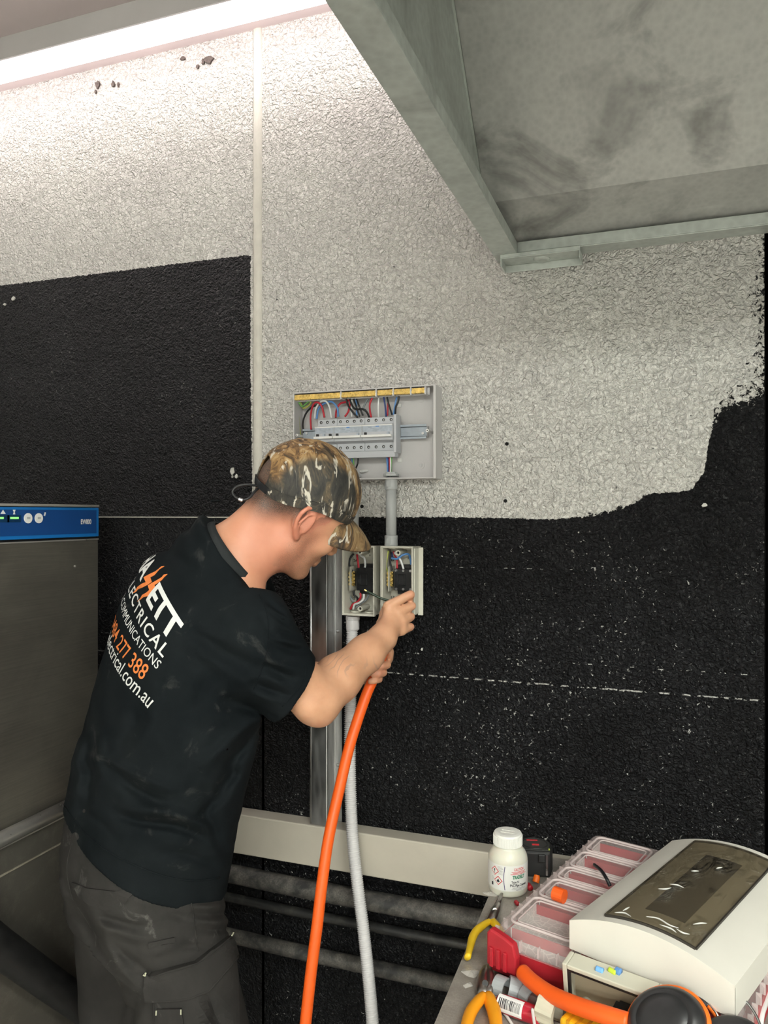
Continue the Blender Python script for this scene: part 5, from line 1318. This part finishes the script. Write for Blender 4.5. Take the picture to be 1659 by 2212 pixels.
for i in range(8):
    lab_rect(-.020, -.020+random.uniform(.008,.0115), .0585-i*.0021, .0588-i*.0021, M_INK, RB+.0007, lab)
for i in range(6): lab_rect(-.0335, -.0335+.005, .036-i*.0026, .0364-i*.0026, M_INK, RB+.0007, lab)
lab_rect(-.034, -.030, .0195, .026, M_INK, RB+.0007, lab)

# ---- tape measure lying on its side
tc_ = onZ(1155,1878,ZB)
t = thing('tape_measure', 'black tape measure with red markings behind the glue bottle', 'tape measure', tc_, (0,0,math.radians(15)))
M_TAPE = pmat('tape_rubber', (.018,.018,.018), .55, vscale=60, var=.3, bmp=.2, bscale=300); M_TAPET = pmat('tape_top', (.045,.045,.042), .5, vscale=60, var=.2)
shape = [(.036*math.cos(a), .036*math.sin(a)) for a in [math.radians(-20+i*10) for i in range(23)]]+[(-.034,-.036),(.028,-.036)]
obj('casing', prism(shape, (0,0,0), (1,0,0), (0,1,0), (0,0,1), .052), M_TAPE, t, bevel=.005, seg=3)
tp = obj('top_plate', prism([(a*.84,b*.84) for a, b in shape], (0,0,.052), (1,0,0), (0,1,0), (0,0,1), .0012), M_TAPET, t, bevel=.0006)
obj('top_ring', tube([Vector((.025*math.cos(a), .025*math.sin(a), .0534)) for a in [2*math.pi*i/40 for i in range(40)]], .0012, 6, closed=True), M_TAPE, tp)
obj('red_mark', cbox((-.004,.015,.0538),(.022,.0035,.001)), M_RED, tp); obj('red_mark', cbox((.001,-.006,.0538),(.014,.0055,.001)), M_RED, tp)
obj('lock_button', cbox((.010,-.038,.040),(.014,.006,.016)), M_TAPE, t, bevel=.002)
obj('belt_clip', cbox((-.012,.0,-.0),(.02,.03,.001)) if False else join(cbox((.020,-.0375,.026),(.004,.003,.04))), M_SCREW, t)
for k in range(2): obj('yellow_mark', cbox((.026,-.026+k*.004,.0525),(.003,.0025,.0012)), pmat('lime_mark', (.55,.65,.1), .5), tp)

# ---- organiser case with clear lid
A, B = onZ(1062,1992,.90), onZ(1289,1787,.90); ey, en = flat_dir(A, B); ex = Vector((ey.y, -ey.x, 0)); LC, WCs = (B-A).length-.02, .375
t = thing('organiser_case', 'red organiser case with a clear compartment lid under the white cover', 'case', (A.x, A.y, ZB), (0,0,ang(ex)))
M_REDP = pmat('red_case_plastic', (.42,.018,.028), .4, vscale=20, var=.1, bmp=.05)
M_CLR = pmat('clear_case_lid', (.74,.62,.60), .2, alpha=.30, vscale=25, var=.06, spec=.6)
M_RIM = pmat('clear_case_ridge', (.84,.72,.70), .2, alpha=.55, vscale=25, var=.05, spec=.7)
def hexm():
    m, nt, p = nodes('bin_floor_plastic'); tc = nt.nodes.new('ShaderNodeTexCoord')
    v = nn(nt, 'ShaderNodeTexVoronoi', Scale=85, feature='DISTANCE_TO_EDGE'); L(nt, tc.outputs['Object'], v.inputs['Vector'])
    L(nt, ramp(nt, v.outputs[0], [(.02,(.80,.78,.72)),(.08,(.60,.58,.55))]).outputs[0], p.inputs['Base Color']); p.inputs['Roughness'].default_value = .5; return m
M_BIN = hexm()
obj('tray', join(box(0,WCs,0,LC,.004,.010), box(0,.003,0,LC,.010,.046), box(WCs-.003,WCs,0,LC,.010,.046), box(.003,WCs-.003,0,.003,.010,.046), box(.003,WCs-.003,LC-.003,LC,.010,.046)), M_REDP, t, bevel=.001)
obj('tray_foot', join(*[cbox((x,y,.002),(.03,.03,.004)) for x in (.03,WCs-.03) for y in (.03,LC-.03)]), M_REDP, t)['kind'] = 'stuff'
# lid: skirt and stepped top
def rr3(x0,x1,y0,y1,z,r=.018,n=5): return [Vector((a+(x0+x1)/2, b+(y0+y1)/2, z)) for a, b in rrect(x1-x0, y1-y0, r, n)]
def loops(*ls, cap=False):
    k = len(ls[0]); v_ = [p for l in ls for p in l]; f_ = []
    for i in range(len(ls)-1): f_ += [(i*k+j, i*k+(j+1)%k, (i+1)*k+(j+1)%k, (i+1)*k+j) for j in range(k)]
    if cap: f_.append(tuple(range((len(ls)-1)*k, len(ls)*k)))
    return v_, f_
LT = .078
cols = [(.020,.128),(.136,.240),(.248,.352)]; rows = [(.022,.118),(.128,.198),(.206,.256),(.264,.334),(.342,LC-.022)]
lid = obj('clear_lid', loops(rr3(-.002,WCs+.002,-.002,LC+.002,.046,.02), rr3(-.002,WCs+.002,-.002,LC+.002,.060,.02), rr3(.003,WCs-.003,.003,LC-.003,.064,.018), rr3(.008,WCs-.008,.008,LC-.008,LT-.002,.016), rr3(.011,WCs-.011,.011,LC-.011,LT,.014), cap=True), M_CLR, t, smooth=False)
for (x0,x1) in cols:
    for (y0,y1) in rows:
        obj('window_ridge', tube(rr3(x0,x1,y0,y1,LT+.0012,.012), .0024, 6, closed=True), M_RIM, lid, smooth=True)
        obj('window_ridge', tube(rr3(x0+.009,x1-.009,y0+.008,y1-.008,LT+.0004,.008), .0014, 6, closed=True), M_RIM, lid, smooth=True)
        bn = obj('bin', join(box(x0+.002,x1-.002,y0+.001,y1-.001,.012,.052), box(x0+.002,x0+.004,y0+.001,y1-.001,.052,.068), box(x1-.004,x1-.002,y0+.001,y1-.001,.052,.068)), M_BIN, t)
        obj('bin_wall', join(box(x0+.004,x1-.004,y0+.001,y0+.003,.052,.068), box(x0+.004,x1-.004,y1-.003,y1-.001,.052,.068)), M_REDP, bn)
for i in range(12):
    x = .02+i*(WCs-.04)/11; obj('lid_rib', box(x-.001,x+.001,-.0035,.004,.050,.066), M_RIM, lid)
for i in range(15):
    y = .02+i*(LC-.04)/14
    obj('lid_rib', box(-.0035,.004,y-.001,y+.001,.050,.066), M_RIM, lid); obj('lid_rib', box(WCs-.004,WCs+.0035,y-.001,y+.001,.050,.066), M_RIM, lid)
def latch(x, y, rz):
    l_ = obj('latch', prism([(-.026,.020),(.026,.020),(.027,.046),(.022,.066),(.006,.072),(-.020,.078),(-.026,.070)], (0,0,0), (1,0,0), (0,0,1), (0,-1,0), .014), M_REDP, t, bevel=.003)
    l_.location = (x,y,0); l_.rotation_euler = (0,0,rz)
    for i in range(3):
        g_ = obj('latch_grip', cbox((-.016+i*.012,-.0155,.036),(.007,.004,.030)), M_REDP, l_, bevel=.0015)
latch(.026,-.003,math.radians(-4)); latch(WCs-.05,-.003,0)
obj('hinge_bar', cyl((.03,LC+.004,.046),(WCs-.03,LC+.004,.046), .006, 12), M_REDP, t)

# ---- white cover of the switchboard, resting on the case
G, H_ = onZ(1230,1987,.945), onZ(1452,1815,.945); cy_, _ = flat_dir(G, H_); cx_ = Vector((cy_.y, -cy_.x, 0)); CL = (H_-G).length; CW = .236
t = thing('switchboard_cover', 'white arched switchboard cover with a smoked window lying on the organiser case', 'cover', (G.x, G.y, ZB+LT+.0045), (0,0,ang(cx_)))
M_COV = pmat('cream_white_cover', (.74,.71,.64), .35, vscale=9, var=.025)
def arch(w_): return .042+.026*(1-((w_/CW)*2-1)**2)
N_ = 28
def shell(w0, w1, l0, l1, off, th, n=N_):
    ws = [w0+(w1-w0)*i/n for i in range(n+1)]
    pl = [(w_, arch(w_)+off) for w_ in ws]+[(w_, arch(w_)+off-th) for w_ in reversed(ws)]
    v_ = [Vector((a, l0, z)) for a, z in pl]+[Vector((a, l1, z)) for a, z in pl]; k = len(pl)
    f_ = [tuple(reversed(range(k))), tuple(range(k,2*k))]+[(i,(i+1)%k,k+(i+1)%k,k+i) for i in range(k)]
    # split the concave end caps into strips
    f_ = f_[2:]
    for b0, rev in ((0,False),(k,True)):
        for i in range(n):
            q = (b0+i, b0+i+1, b0+k-2-i, b0+k-1-i); f_.append(q if rev else tuple(reversed(q)))
    return v_, f_
fix_normals(obj('cover_top', shell(0, CW, 0, CL, 0, .003), M_COV, t, smooth=False))
for l0 in (0, CL-.003):
    ws = [CW*i/N_ for i in range(N_+1)]
    v_ = [Vector((a, l0+dl, z)) for dl in (0,.003) for a in ws for z in (0, arch(a)-.003)]
    k = 2*(N_+1); f_ = []
    for i in range(N_):
        f_ += [(2*i,2*i+2,2*i+3,2*i+1),(k+2*i,k+2*i+1,k+2*i+3,k+2*i+2),(2*i,k+2*i,k+2*i+2,2*i+2)]
    fix_normals(obj('end_wall', (v_, f_), M_COV, t))
obj('side_wall', box(0,.003,.003,CL-.003,0,arch(0)-.003), M_COV, t); obj('side_wall', box(CW-.003,CW,.003,CL-.003,0,arch(CW)-.003), M_COV, t)
w0, w1 = .050, .180; l0, l1 = .016, CL-.022
fix_normals(obj('window_frame', join(shell(w0-.002,w0,l0,l1,.0035,.0042,2), shell(w1,w1+.002,l0,l1,.0035,.0042,2), shell(w0,w1,l0-.002,l0,.0035,.0042,10), shell(w0,w1,l1,l1+.002,.0035,.0042,10)), pmat('window_gap_dark', (.03,.025,.02), .5), t))
fix_normals(obj('window_bed', shell(w0,w1,l0,l1,.0006,.001,12), pmat('tan_window_bed', (.42,.35,.22), .4, vscale=8, var=.05), t))
op = fix_normals(obj('breaker_opening', shell(w0+.040,w1-.032,l0+.045,l1-.055,.0012,.001,8), pmat('opening_black', (.006,.006,.007), .5), t))
def smoke():
    m, nt, p = nodes('smoked_film_window'); tc = nt.nodes.new('ShaderNodeTexCoord'); co = tc.outputs['Object']
    p.inputs['Base Color'].default_value = (.16,.13,.085,1); p.inputs['Roughness'].default_value = .09; p.inputs['Alpha'].default_value = .34
    p.inputs['Specular IOR Level'].default_value = .8; p.inputs['Coat Weight'].default_value = .6; p.inputs['Coat Roughness'].default_value = .05
    mp = nn(nt, 'ShaderNodeMapping'); mp.inputs['Scale'].default_value = (1,.35,1); mp.inputs['Rotation'].default_value = (0,0,.7); L(nt, co, mp.inputs[0])
    n = noise(nt, 42, 3, .55, 1.2, mp.outputs[0]); rd = ramp(nt, n, [(.42,0),(.5,1),(.58,0)]).outputs[0]
    pat = ramp(nt, noise(nt, 11, 2, .5, 0, co), [(.45,0),(.62,1)]).outputs[0]
    L(nt, bump(nt, math_(nt, 'MULTIPLY', rd, pat), 1.0, .02), p.inputs['Normal']); return m
M_SMK = smoke()
fix_normals(obj('smoked_window', shell(w0,w1,l0,l1,.0052,.002,20), M_SMK, t, smooth=False))

M_GLINT = pmat('film_fold_glint', (.92,.90,.84), .08, alpha=.75, spec=1.0, coat=1)  # pale folds of the film, their white glints put into the colour
cov_ = bpy.data.objects['switchboard_cover']
for pts in ([(.062,.02),(.075,.024),(.088,.018)],[(.105,.030),(.120,.036),(.138,.031),(.150,.034)],[(.128,.022),(.143,.024),(.152,.021)],[(.160,.060),(.166,.072),(.172,.080)],[(.082,.125),(.092,.130),(.097,.139)],[(.090,.150),(.101,.153),(.112,.150)],[(.070,.030),(.073,.046)],[(.098,.215),(.108,.222)],[(.125,.250),(.131,.262)],[(.148,.030),(.158,.028),(.166,.033)]):
    obj('fold_glint', tube(catmull([Vector((a, b, arch(a)+.0056)) for a, b in pts], 5), lambda s: .0003+.0010*math.sin(math.pi*s), 6), M_GLINT, cov_, smooth=True)
# ---- bits on top of the case
MW = wmat(bpy.data.objects['organiser_case'])
def oncase(px, py, dz=.0): return onZ(px, py, ZB+LT+dz)
q = oncase(1208,1937,.012)
t = thing('cable_offcut', 'short orange stub of cable on the clear case lid', 'offcut', (q.x,q.y,ZB+LT+.0036))
obj('sheath', cyl((-.009,.004,.0112),(.009,-.003,.0112), .0112, 18), M_ORANGE, t, smooth=False); obj('core', cyl((-.0095,.0042,.0112),(-.0088,.004,.0112), .007, 12), WC['black'], t)
wp_ = [oncase(1284,1868,.006), oncase(1298,1880,.018), oncase(1309,1896,.020), oncase(1318,1914,.010)]
t = thing('wire_offcut', 'bent black wire offcut lying on the clear case lid', 'wire', wp_[0]); obj('insulation', tube(catmull(wp_, 8), .0031, 8), WC['black'], t, smooth=True, world=True); obj('copper_end', cyl(wp_[0]-(wp_[1]-wp_[0]).normalized()*.003, wp_[0], .0014, 6), M_BRASS, t, world=True)
# ---- pliers
M_PST = pmat('plier_steel', (.30,.28,.26), .38, 1.0, vscale=60, var=.2); M_YEL = pmat('yellow_grip', (.80,.52,.02), .45, vscale=20, var=.05); M_OYEL = pmat('amber_grip', (.86,.34,.012), .45, vscale=20, var=.05)
def grip(pts, r, m, t, z=1): return obj('handle', tube(catmull(pts, 6), r, 12, flat=.8), m, t, smooth=True, world=True)
def P_(px, py, z): return onZ(px, py, ZB+z)
t = thing('long_nose_pliers', 'yellow handled long nose pliers by the bench edge', 'pliers', P_(1050,1990,0))
grip([P_(1060,1989,.008), P_(1045,1998,.010), P_(1030,2010,.011), P_(1021,2025,.011), P_(1016,2045,.011), P_(1010,2068,.010)], lambda s: .0062+.0022*math.sin(min(1,s*1.1)*math.pi), M_YEL, t)
grip([P_(1064,1990,.010), P_(1070,1997,.012), P_(1078,2006,.011), P_(1086,2018,.011)], .0068, M_YEL, t)
obj('pivot_head', tube([P_(1060,1992,.009), P_(1064,1978,.009), P_(1069,1966,.009), P_(1074,1956,.009)], lambda s: .006+.007*math.sin(math.pi*(.15+.75*s)), 14, flat=.6), M_PST, t, smooth=True, world=True)
for k in (-1, 1): obj('jaw', tube([P_(1072+k*2,1960,.009), P_(1079+k*1.5,1943,.009), P_(1086+k*.6,1926,.008)], lambda s: .0045-.003*s, 8), M_PST, t, smooth=True, world=True)
obj('rivet', cyl(P_(1069,1966,.012), P_(1069,1966,.018), .004, 12), M_PST, t, world=True)
t = thing('side_cutters', 'amber handled side cutters at the front of the bench', 'pliers', P_(1052,2130,0))
grip([P_(1043,2153,.010), P_(1032,2165,.012), P_(1018,2185,.013), P_(1008,2215,.013), P_(1000,2260,.012)], lambda s: .0072+.0034*math.sin(min(1,s+.2)*math.pi*.8), M_OYEL, t)
grip([P_(1053,2152,.010), P_(1060,2165,.012), P_(1067,2185,.013), P_(1072,2215,.013), P_(1072,2262,.012)], lambda s: .0072+.0034*math.sin(min(1,s+.2)*math.pi*.8), M_OYEL, t)
for k in (-1, 1):
    obj('jaw', tube([P_(1048+k*4,2152,.009), P_(1048+k*7,2135,.010), P_(1049+k*8,2118,.010), P_(1050+k*5,2103,.010), P_(1050+k*1.5,2091,.009)], lambda s: .0045+.0085*math.sin(math.pi*(.15+.7*s))*(1-.45*s), 12, flat=.7), M_PST, t, smooth=True, world=True)
obj('rivet', cyl(P_(1048,2124,.010), P_(1048,2124,.0205), .0045, 18), M_TAPE, t, world=True)
# ---- red handled tool with a barcode sticker
a_, b_ = P_(1075,2163,.013), P_(1172,2199,.015)
t = thing('red_screwdriver', 'red handled screwdriver with a white barcode sticker', 'screwdriver', a_)
obj('handle', tube([a_.lerp(b_, i/12) for i in range(13)], lambda s: .0115+.0015*math.sin(s*math.pi) if 0 < s < 1 else .009, 16), pmat('red_tool_handle', (.42,.012,.03), .3, vscale=20, var=.1, coat=.4), t, smooth=True, world=True)
d_ = (b_-a_).normalized(); toc = (EYE-(a_+b_)/2).normalized(); toc = (toc-d_*toc.dot(d_)).normalized(); sd_ = d_.cross(toc)
def sticker(u0, u1, w_, r, n=8): 
    v_ = []; f_ = []
    for i in range(n+1):
        th_ = -w_/2+w_*i/n
        for u_ in (u0, u1): v_.append(a_+d_*u_+(toc*math.cos(th_)+sd_*math.sin(th_))*r)
    for i in range(n): f_.append((2*i,2*i+1,2*i+3,2*i+2))
    return v_, f_
stk = obj('barcode_sticker', sticker(.004,.044,1.9,.0133), M_WHITE, t, world=True)
random.seed(5); u_ = .007
while u_ < .040: w_ = random.choice((.0006,.001,.0016)); obj('barcode_bar', sticker(u_,u_+w_,1.0,.0135), M_INK, stk, world=True); u_ += w_+random.choice((.0007,.0012))
obj('shaft', cyl(b_, b_+d_*.10, .003, 10), M_PST, t, world=True)
# ---- cream locknut and grey saddles
c_ = P_(1188,2182,.024); t = thing('conduit_nut', 'cream ribbed plastic conduit nut beside the leaning lid', 'nut', (c_.x,c_.y,ZB))
M_CRM = pmat('cream_plastic', (.60,.56,.44), .45, vscale=20, var=.05)
dn = (P_(1215,2195,.024)-P_(1165,2172,.024)).normalized()
nv_ = []; K_ = 32
def ringv(o, r, k=K_, gear=0): 
    s1 = dn.orthogonal().normalized(); s2 = dn.cross(s1); return [o+(s1*math.cos(2*math.pi*i/k)+s2*math.sin(2*math.pi*i/k))*(r+(gear if (i//2)%2 else 0)) for i in range(k)]
nu_ = obj('nut_body', loops(ringv(c_-dn*.013,.015), ringv(c_-dn*.013,.021,gear=.0016), ringv(c_+dn*.013,.021,gear=.0016), ringv(c_+dn*.013,.015), ringv(c_-dn*.013,.015)), M_CRM, t, world=True); fix_normals(nu_)
M_SAD = pmat('grey_saddle_plastic', (.36,.38,.39), .35, vscale=20, var=.06)
def saddle(label, px, py, rz, tilt, r=.016):
    o_ = P_(px, py, 0); t = thing('pipe_saddle', label, 'pipe clip', (o_.x,o_.y,ZB+.004), (tilt,0,rz), group='grey pipe saddles on the bench')
    n = 14; w_ = .018; out = []; 
    pr_ = [(-r-.014,0),(-r,0)]+[(r*math.cos(math.pi-math.pi*i/n), .004+r*math.sin(math.pi-math.pi*i/n)) for i in range(n+1)]+[(r,0),(r+.014,0)]
    v_ = []; 
    for (a, z) in pr_:
        L_ = Vector((a,0,z)); nrm_ = Vector((a,0,max(z,.001)-.004)).normalized() if z > 0.003 else Vector((0,0,1))
        for y_, th_ in ((-w_/2,0),(w_/2,0),(w_/2,.0022),(-w_/2,.0022)): v_.append(L_+Vector((0,y_,0))+nrm_*th_)
    f_ = []; m_ = len(pr_)
    for i in range(m_-1): f_ += [(i*4+k, i*4+(k+1)%4, (i+1)*4+(k+1)%4, (i+1)*4+k) for k in range(4)]
    f_ += [(3,2,1,0), tuple((m_-1)*4+k for k in range(4))]
    fix_normals(obj('strap_band', (v_, f_), M_SAD, t, smooth=False))
    for s in (-1,1): obj('screw_hole', cyl((s*(r+.008),0,.0018),(s*(r+.008),0,.0026), .003, 10), M_BLACK, t)
saddle('grey plastic pipe saddle nearest the side cutters', 1083, 2148, 1.3, .0); saddle('grey plastic pipe saddle between two others', 1108, 2150, 1.75, .25); saddle('grey plastic pipe saddle next to the cream nut', 1146, 2168, .9, .0)
# ---- leaning box lid with gasket
la, lb = P_(1221,2205,0), P_(1428,2292,0); lx, ly = flat_dir(la, lb); ll_ = (lb-la).length
t = thing('enclosure_lid', 'beige enclosure lid with a black gasket standing on edge', 'lid', (la.x,la.y,ZB+.002), (math.radians(8),0,ang(lx)))
hh, dd_ = .088, .030; M_BEI = pmat('beige_lid_plastic', (.56,.54,.44), .4, vscale=12, var=.04); M_BEI2 = pmat('tan_lid_inside', (.44,.37,.26), .45, vscale=10, var=.08)
obj('frame', join(box(0,.007,0,dd_,0,hh), box(ll_-.007,ll_,0,dd_,0,hh), box(.007,ll_-.007,0,dd_,hh-.007,hh), box(.007,ll_-.007,0,dd_,0,.007)), M_BEI, t, bevel=.0015)
obj('inside_panel', box(.007,ll_-.007,dd_-.004,dd_,.007,hh-.007), M_BEI2, t)
obj('gasket', join(box(.007,.0105,.001,.006,.007,hh-.007), box(ll_-.0105,ll_-.007,.001,.006,.007,hh-.007), box(.0105,ll_-.0105,.001,.006,hh-.0105,hh-.007), box(.0105,ll_-.0105,.001,.006,.007,.0105)), M_BLACK, t)
obj('switch_knob', join(cyl((.085,.004,.026),(.085,.026,.026),.016,20), cbox((.085,.006,.045),(.024,.012,.012)), cbox((.085,.010,.034),(.017,.016,.03))), M_BLACK, t)
obj('screw_post', lathe([(.009,0),(.009,.02),(.006,.02),(.006,.012)], 20), M_BEI, t).matrix_local = frame_M((.024,.026,.018), (1,0,0), (0,0,1), (0,-1,0))
# ---- orange offcut across the tools
op_ = [P_(1129,2100,.040), P_(1152,2122,.042), P_(1190,2148,.047), P_(1245,2172,.058), P_(1300,2190,.068), P_(1358,2208,.072)]
t = thing('cable_length', 'long orange cable offcut lying across the saddles and the lid', 'cable', op_[0]); 
obj('sheath', tube(catmull(op_, 10), .0115, 18), M_ORANGE, t, smooth=True, world=True); obj('cut_end', cyl(op_[0]-(op_[1]-op_[0]).normalized()*.0006, op_[0]+(op_[1]-op_[0]).normalized()*.001, .008, 12), pmat('orange_core', (.62,.06,.008), .5), t, world=True)
# ---- yellow tool at the very front
y0 = P_(1290,2222,.03); t = thing('yellow_tool', 'yellow plastic tool body at the front under the orange cable', 'tool', (y0.x,y0.y,ZB), (0,0,ang(lx)-.1))
obj('casing', box(-.042,.050,-.03,.012,.0,.042), pmat('yellow_tool_plastic', (.82,.42,.01), .4, vscale=20, var=.05), t, bevel=.006, seg=3); obj('casing_groove', join(*[box(-.03+i*.012,-.026+i*.012,-.0305,.0125,.010,.0425) for i in range(5)]), pmat('amber_groove', (.62,.28,.01), .5), t)
# ---- earmuffs
ec = P_(1442,2214,.078); toc2 = (EYE-ec).normalized(); toc2 = (toc2*.55+Vector((-.35,-.2,.55))).normalized()
t = thing('earmuffs', 'black and orange earmuffs lying at the front of the bench', 'earmuffs', (ec.x,ec.y,ZB))
M_EMB = pmat('earmuff_black', (.022,.022,.023), .38, vscale=40, var=.25, bmp=.05); M_EMO = pmat('earmuff_orange', (.85,.16,.015), .4, vscale=20, var=.05); M_FOAM = pmat('earmuff_cushion', (.015,.015,.015), .5)
xa_ = Vector((CS,SN,0)); xa_ = (xa_-toc2*xa_.dot(toc2)).normalized(); ya_ = toc2.cross(xa_)
def dome(o, rx, ry, prof, parent, name, m, n=40, sm=True):
    lv = [[o+xa_*(rx*s*math.cos(2*math.pi*i/n))+ya_*(ry*s*math.sin(2*math.pi*i/n))+toc2*z for i in range(n)] for s, z in prof]
    return fix_normals(obj(name, loops(*lv, cap=True), m, parent, smooth=sm, world=True))
cup = dome(ec, .051, .043, [(.98,0),(1.0,.004),(.97,.010),(.90,.017),(.80,.0215),(.68,.0235),(.655,.0225),(.64,.0235),(.45,.026),(.2,.0272),(.02,.0275)], t, 'cup', M_EMB)
dome(ec, .0535, .0455, [(1.0,-.006),(1.02,-.003),(1.02,.003),(.985,.0045)], cup, 'orange_rim', M_EMO)
dome(ec-toc2*.018, .051, .043, [(.9,-.002),(1.0,.002),(1.03,.008),(1.0,.0125)], cup, 'cushion', M_FOAM)
ec2 = P_(1578,2268,.055)
cup2 = dome(ec2, .048, .036, [(.98,0),(1.0,.004),(.97,.010),(.90,.017),(.80,.0215),(.5,.0235),(.02,.025)], t, 'cup', M_EMB)
def eo(px, py, z): return P_(px, py, z)
obj('arm', tube(catmull([eo(1458,2132,.085), eo(1480,2142,.088), eo(1508,2158,.088), eo(1532,2172,.085)], 6), .0062, 10, flat=.55), M_EMB, t, smooth=True, world=True)
obj('arm', tube(catmull([eo(1508,2124,.088), eo(1540,2138,.088), eo(1575,2152,.086), eo(1592,2158,.085)], 6), .0046, 10, flat=.7), M_EMB, t, smooth=True, world=True)
obj('arm_clip', tube([eo(1468,2128,.092), eo(1482,2134,.092), eo(1500,2142,.092)], lambda s: .0048, 10, flat=.6), M_EMO, t, smooth=True, world=True)
obj('arm_clip', tube([eo(1518,2127,.091), eo(1527,2132,.092), eo(1534,2138,.091)], lambda s: .0058, 10, flat=.7), M_EMO, t, smooth=True, world=True)
obj('arm_strip', tube(catmull([eo(1530,2172,.086), eo(1545,2190,.080), eo(1556,2215,.070), eo(1562,2240,.06)], 6), .0035, 8), M_EMO, t, smooth=True, world=True)
obj('headband_wire', tube(catmull([eo(1590,2157,.086), eo(1610,2163,.084), eo(1628,2185,.078), eo(1642,2215,.07), eo(1650,2260,.06)], 8), .0017, 8), M_SCREW, t, smooth=True, world=True)
obj('headband_wire', tube(catmull([eo(1532,2170,.088), eo(1548,2190,.082), eo(1558,2216,.072)], 8), .0015, 8), M_SCREW, t, smooth=True, world=True)
# ---- little things
def bit(name, label, cat, pts, r, m, n=8, z=None, group=None, ends=None):
    t = thing(name, label, cat, pts[0], group=group); return obj('strip' if name == 'cable_tie' else 'body', tube(catmull(pts, 6), r, n), m, t, smooth=True, world=True)
for lab_, pts in (('thin white cable tie pointing at the amber handles', [P_(1089,2188,.003), P_(1098,2200,.003), P_(1112,2222,.003)]), ('thin white cable tie below the red screwdriver', [P_(1150,2180,.030), P_(1152,2195,.028), P_(1156,2222,.026)])): bit('cable_tie', lab_, 'cable tie', pts, .0022, M_WHITE, group='white cable ties on the bench')
bit('ear_plug', 'orange foam plug behind the glue bottle', 'ear plug', [P_(1157,1906,.006), P_(1159,1898,.012), P_(1160,1890,.018)], lambda s: .0068-.002*max(0,(s-.6))*2, M_EMO, 12)
bit('red_plug', 'small red plug touching the glue bottle base', 'plug', [P_(1141,1912,.005), P_(1146,1919,.005)], .0055, M_REDP, 10)
bit('red_plug', 'small red scrap between bottle and case', 'plug', [P_(1114,1948,.004), P_(1119,1953,.004)], .004, M_REDP, 10)
bit('white_cable', 'white cable end at the right edge of the bench', 'cable', [P_(1668,2120,.03), P_(1655,2160,.03), P_(1645,2190,.03), P_(1640,2230,.02)], .0045, M_WHITE, 10)
bit('blue_wire', 'blue wire scrap between saddles and leaning lid', 'wire', [P_(1175,2124,.012), P_(1195,2127,.014), P_(1216,2133,.012)], .0042, WC['blue'], 8)
bit('blue_plug', 'pale blue plug on top of the leaning lid', 'plug', [onZ(1288,2092,ZB+.092), onZ(1303,2098,ZB+.092)], .0040, pmat('pale_blue_foam', (.18,.42,.80), .6), 10)
bit('yellow_plug', 'lime and blue plug beside the pale blue one', 'plug', [onZ(1316,2094,ZB+.093), onZ(1330,2102,ZB+.093)], .0036, pmat('lime_foam', (.55,.70,.05), .6), 10)
bit('blue_plug', 'bright blue plug at the end of the lid row', 'plug', [onZ(1331,2096,ZB+.094), onZ(1341,2101,ZB+.094)], .0052, WC['blue'], 10)
# loose flakes of clear plastic on the steel
M_FILM = pmat('clear_film_scrap', (.75,.72,.66), .15, alpha=.35, spec=.8)
random.seed(9)
for lab_, px, py, r_ in (('crumpled clear film scrap below the yellow pliers',1017,2102,.016),('clear film scrap beside the glue bottle base',1062,1932,.018),('clear film scrap by the side cutter jaws',1010,2130,.008)):
    o_ = P_(px, py, 0); t = thing('film_scrap', lab_, 'plastic scrap', (o_.x,o_.y,ZB+.0006), group='clear film scraps on the bench'); n = 7
    v_ = [Vector((0,0,.004))]+[Vector((r_*random.uniform(.6,1.2)*math.cos(2*math.pi*i/n), r_*random.uniform(.6,1.2)*math.sin(2*math.pi*i/n), random.uniform(0,.003))) for i in range(n)]
    obj('film', (v_+[p-Vector((0,0,.0005)) for p in v_], [(0,1+i,1+(i+1)%n) for i in range(n)]+[(n+1,n+2+(i+1)%n,n+2+i) for i in range(n)]), M_FILM, t)
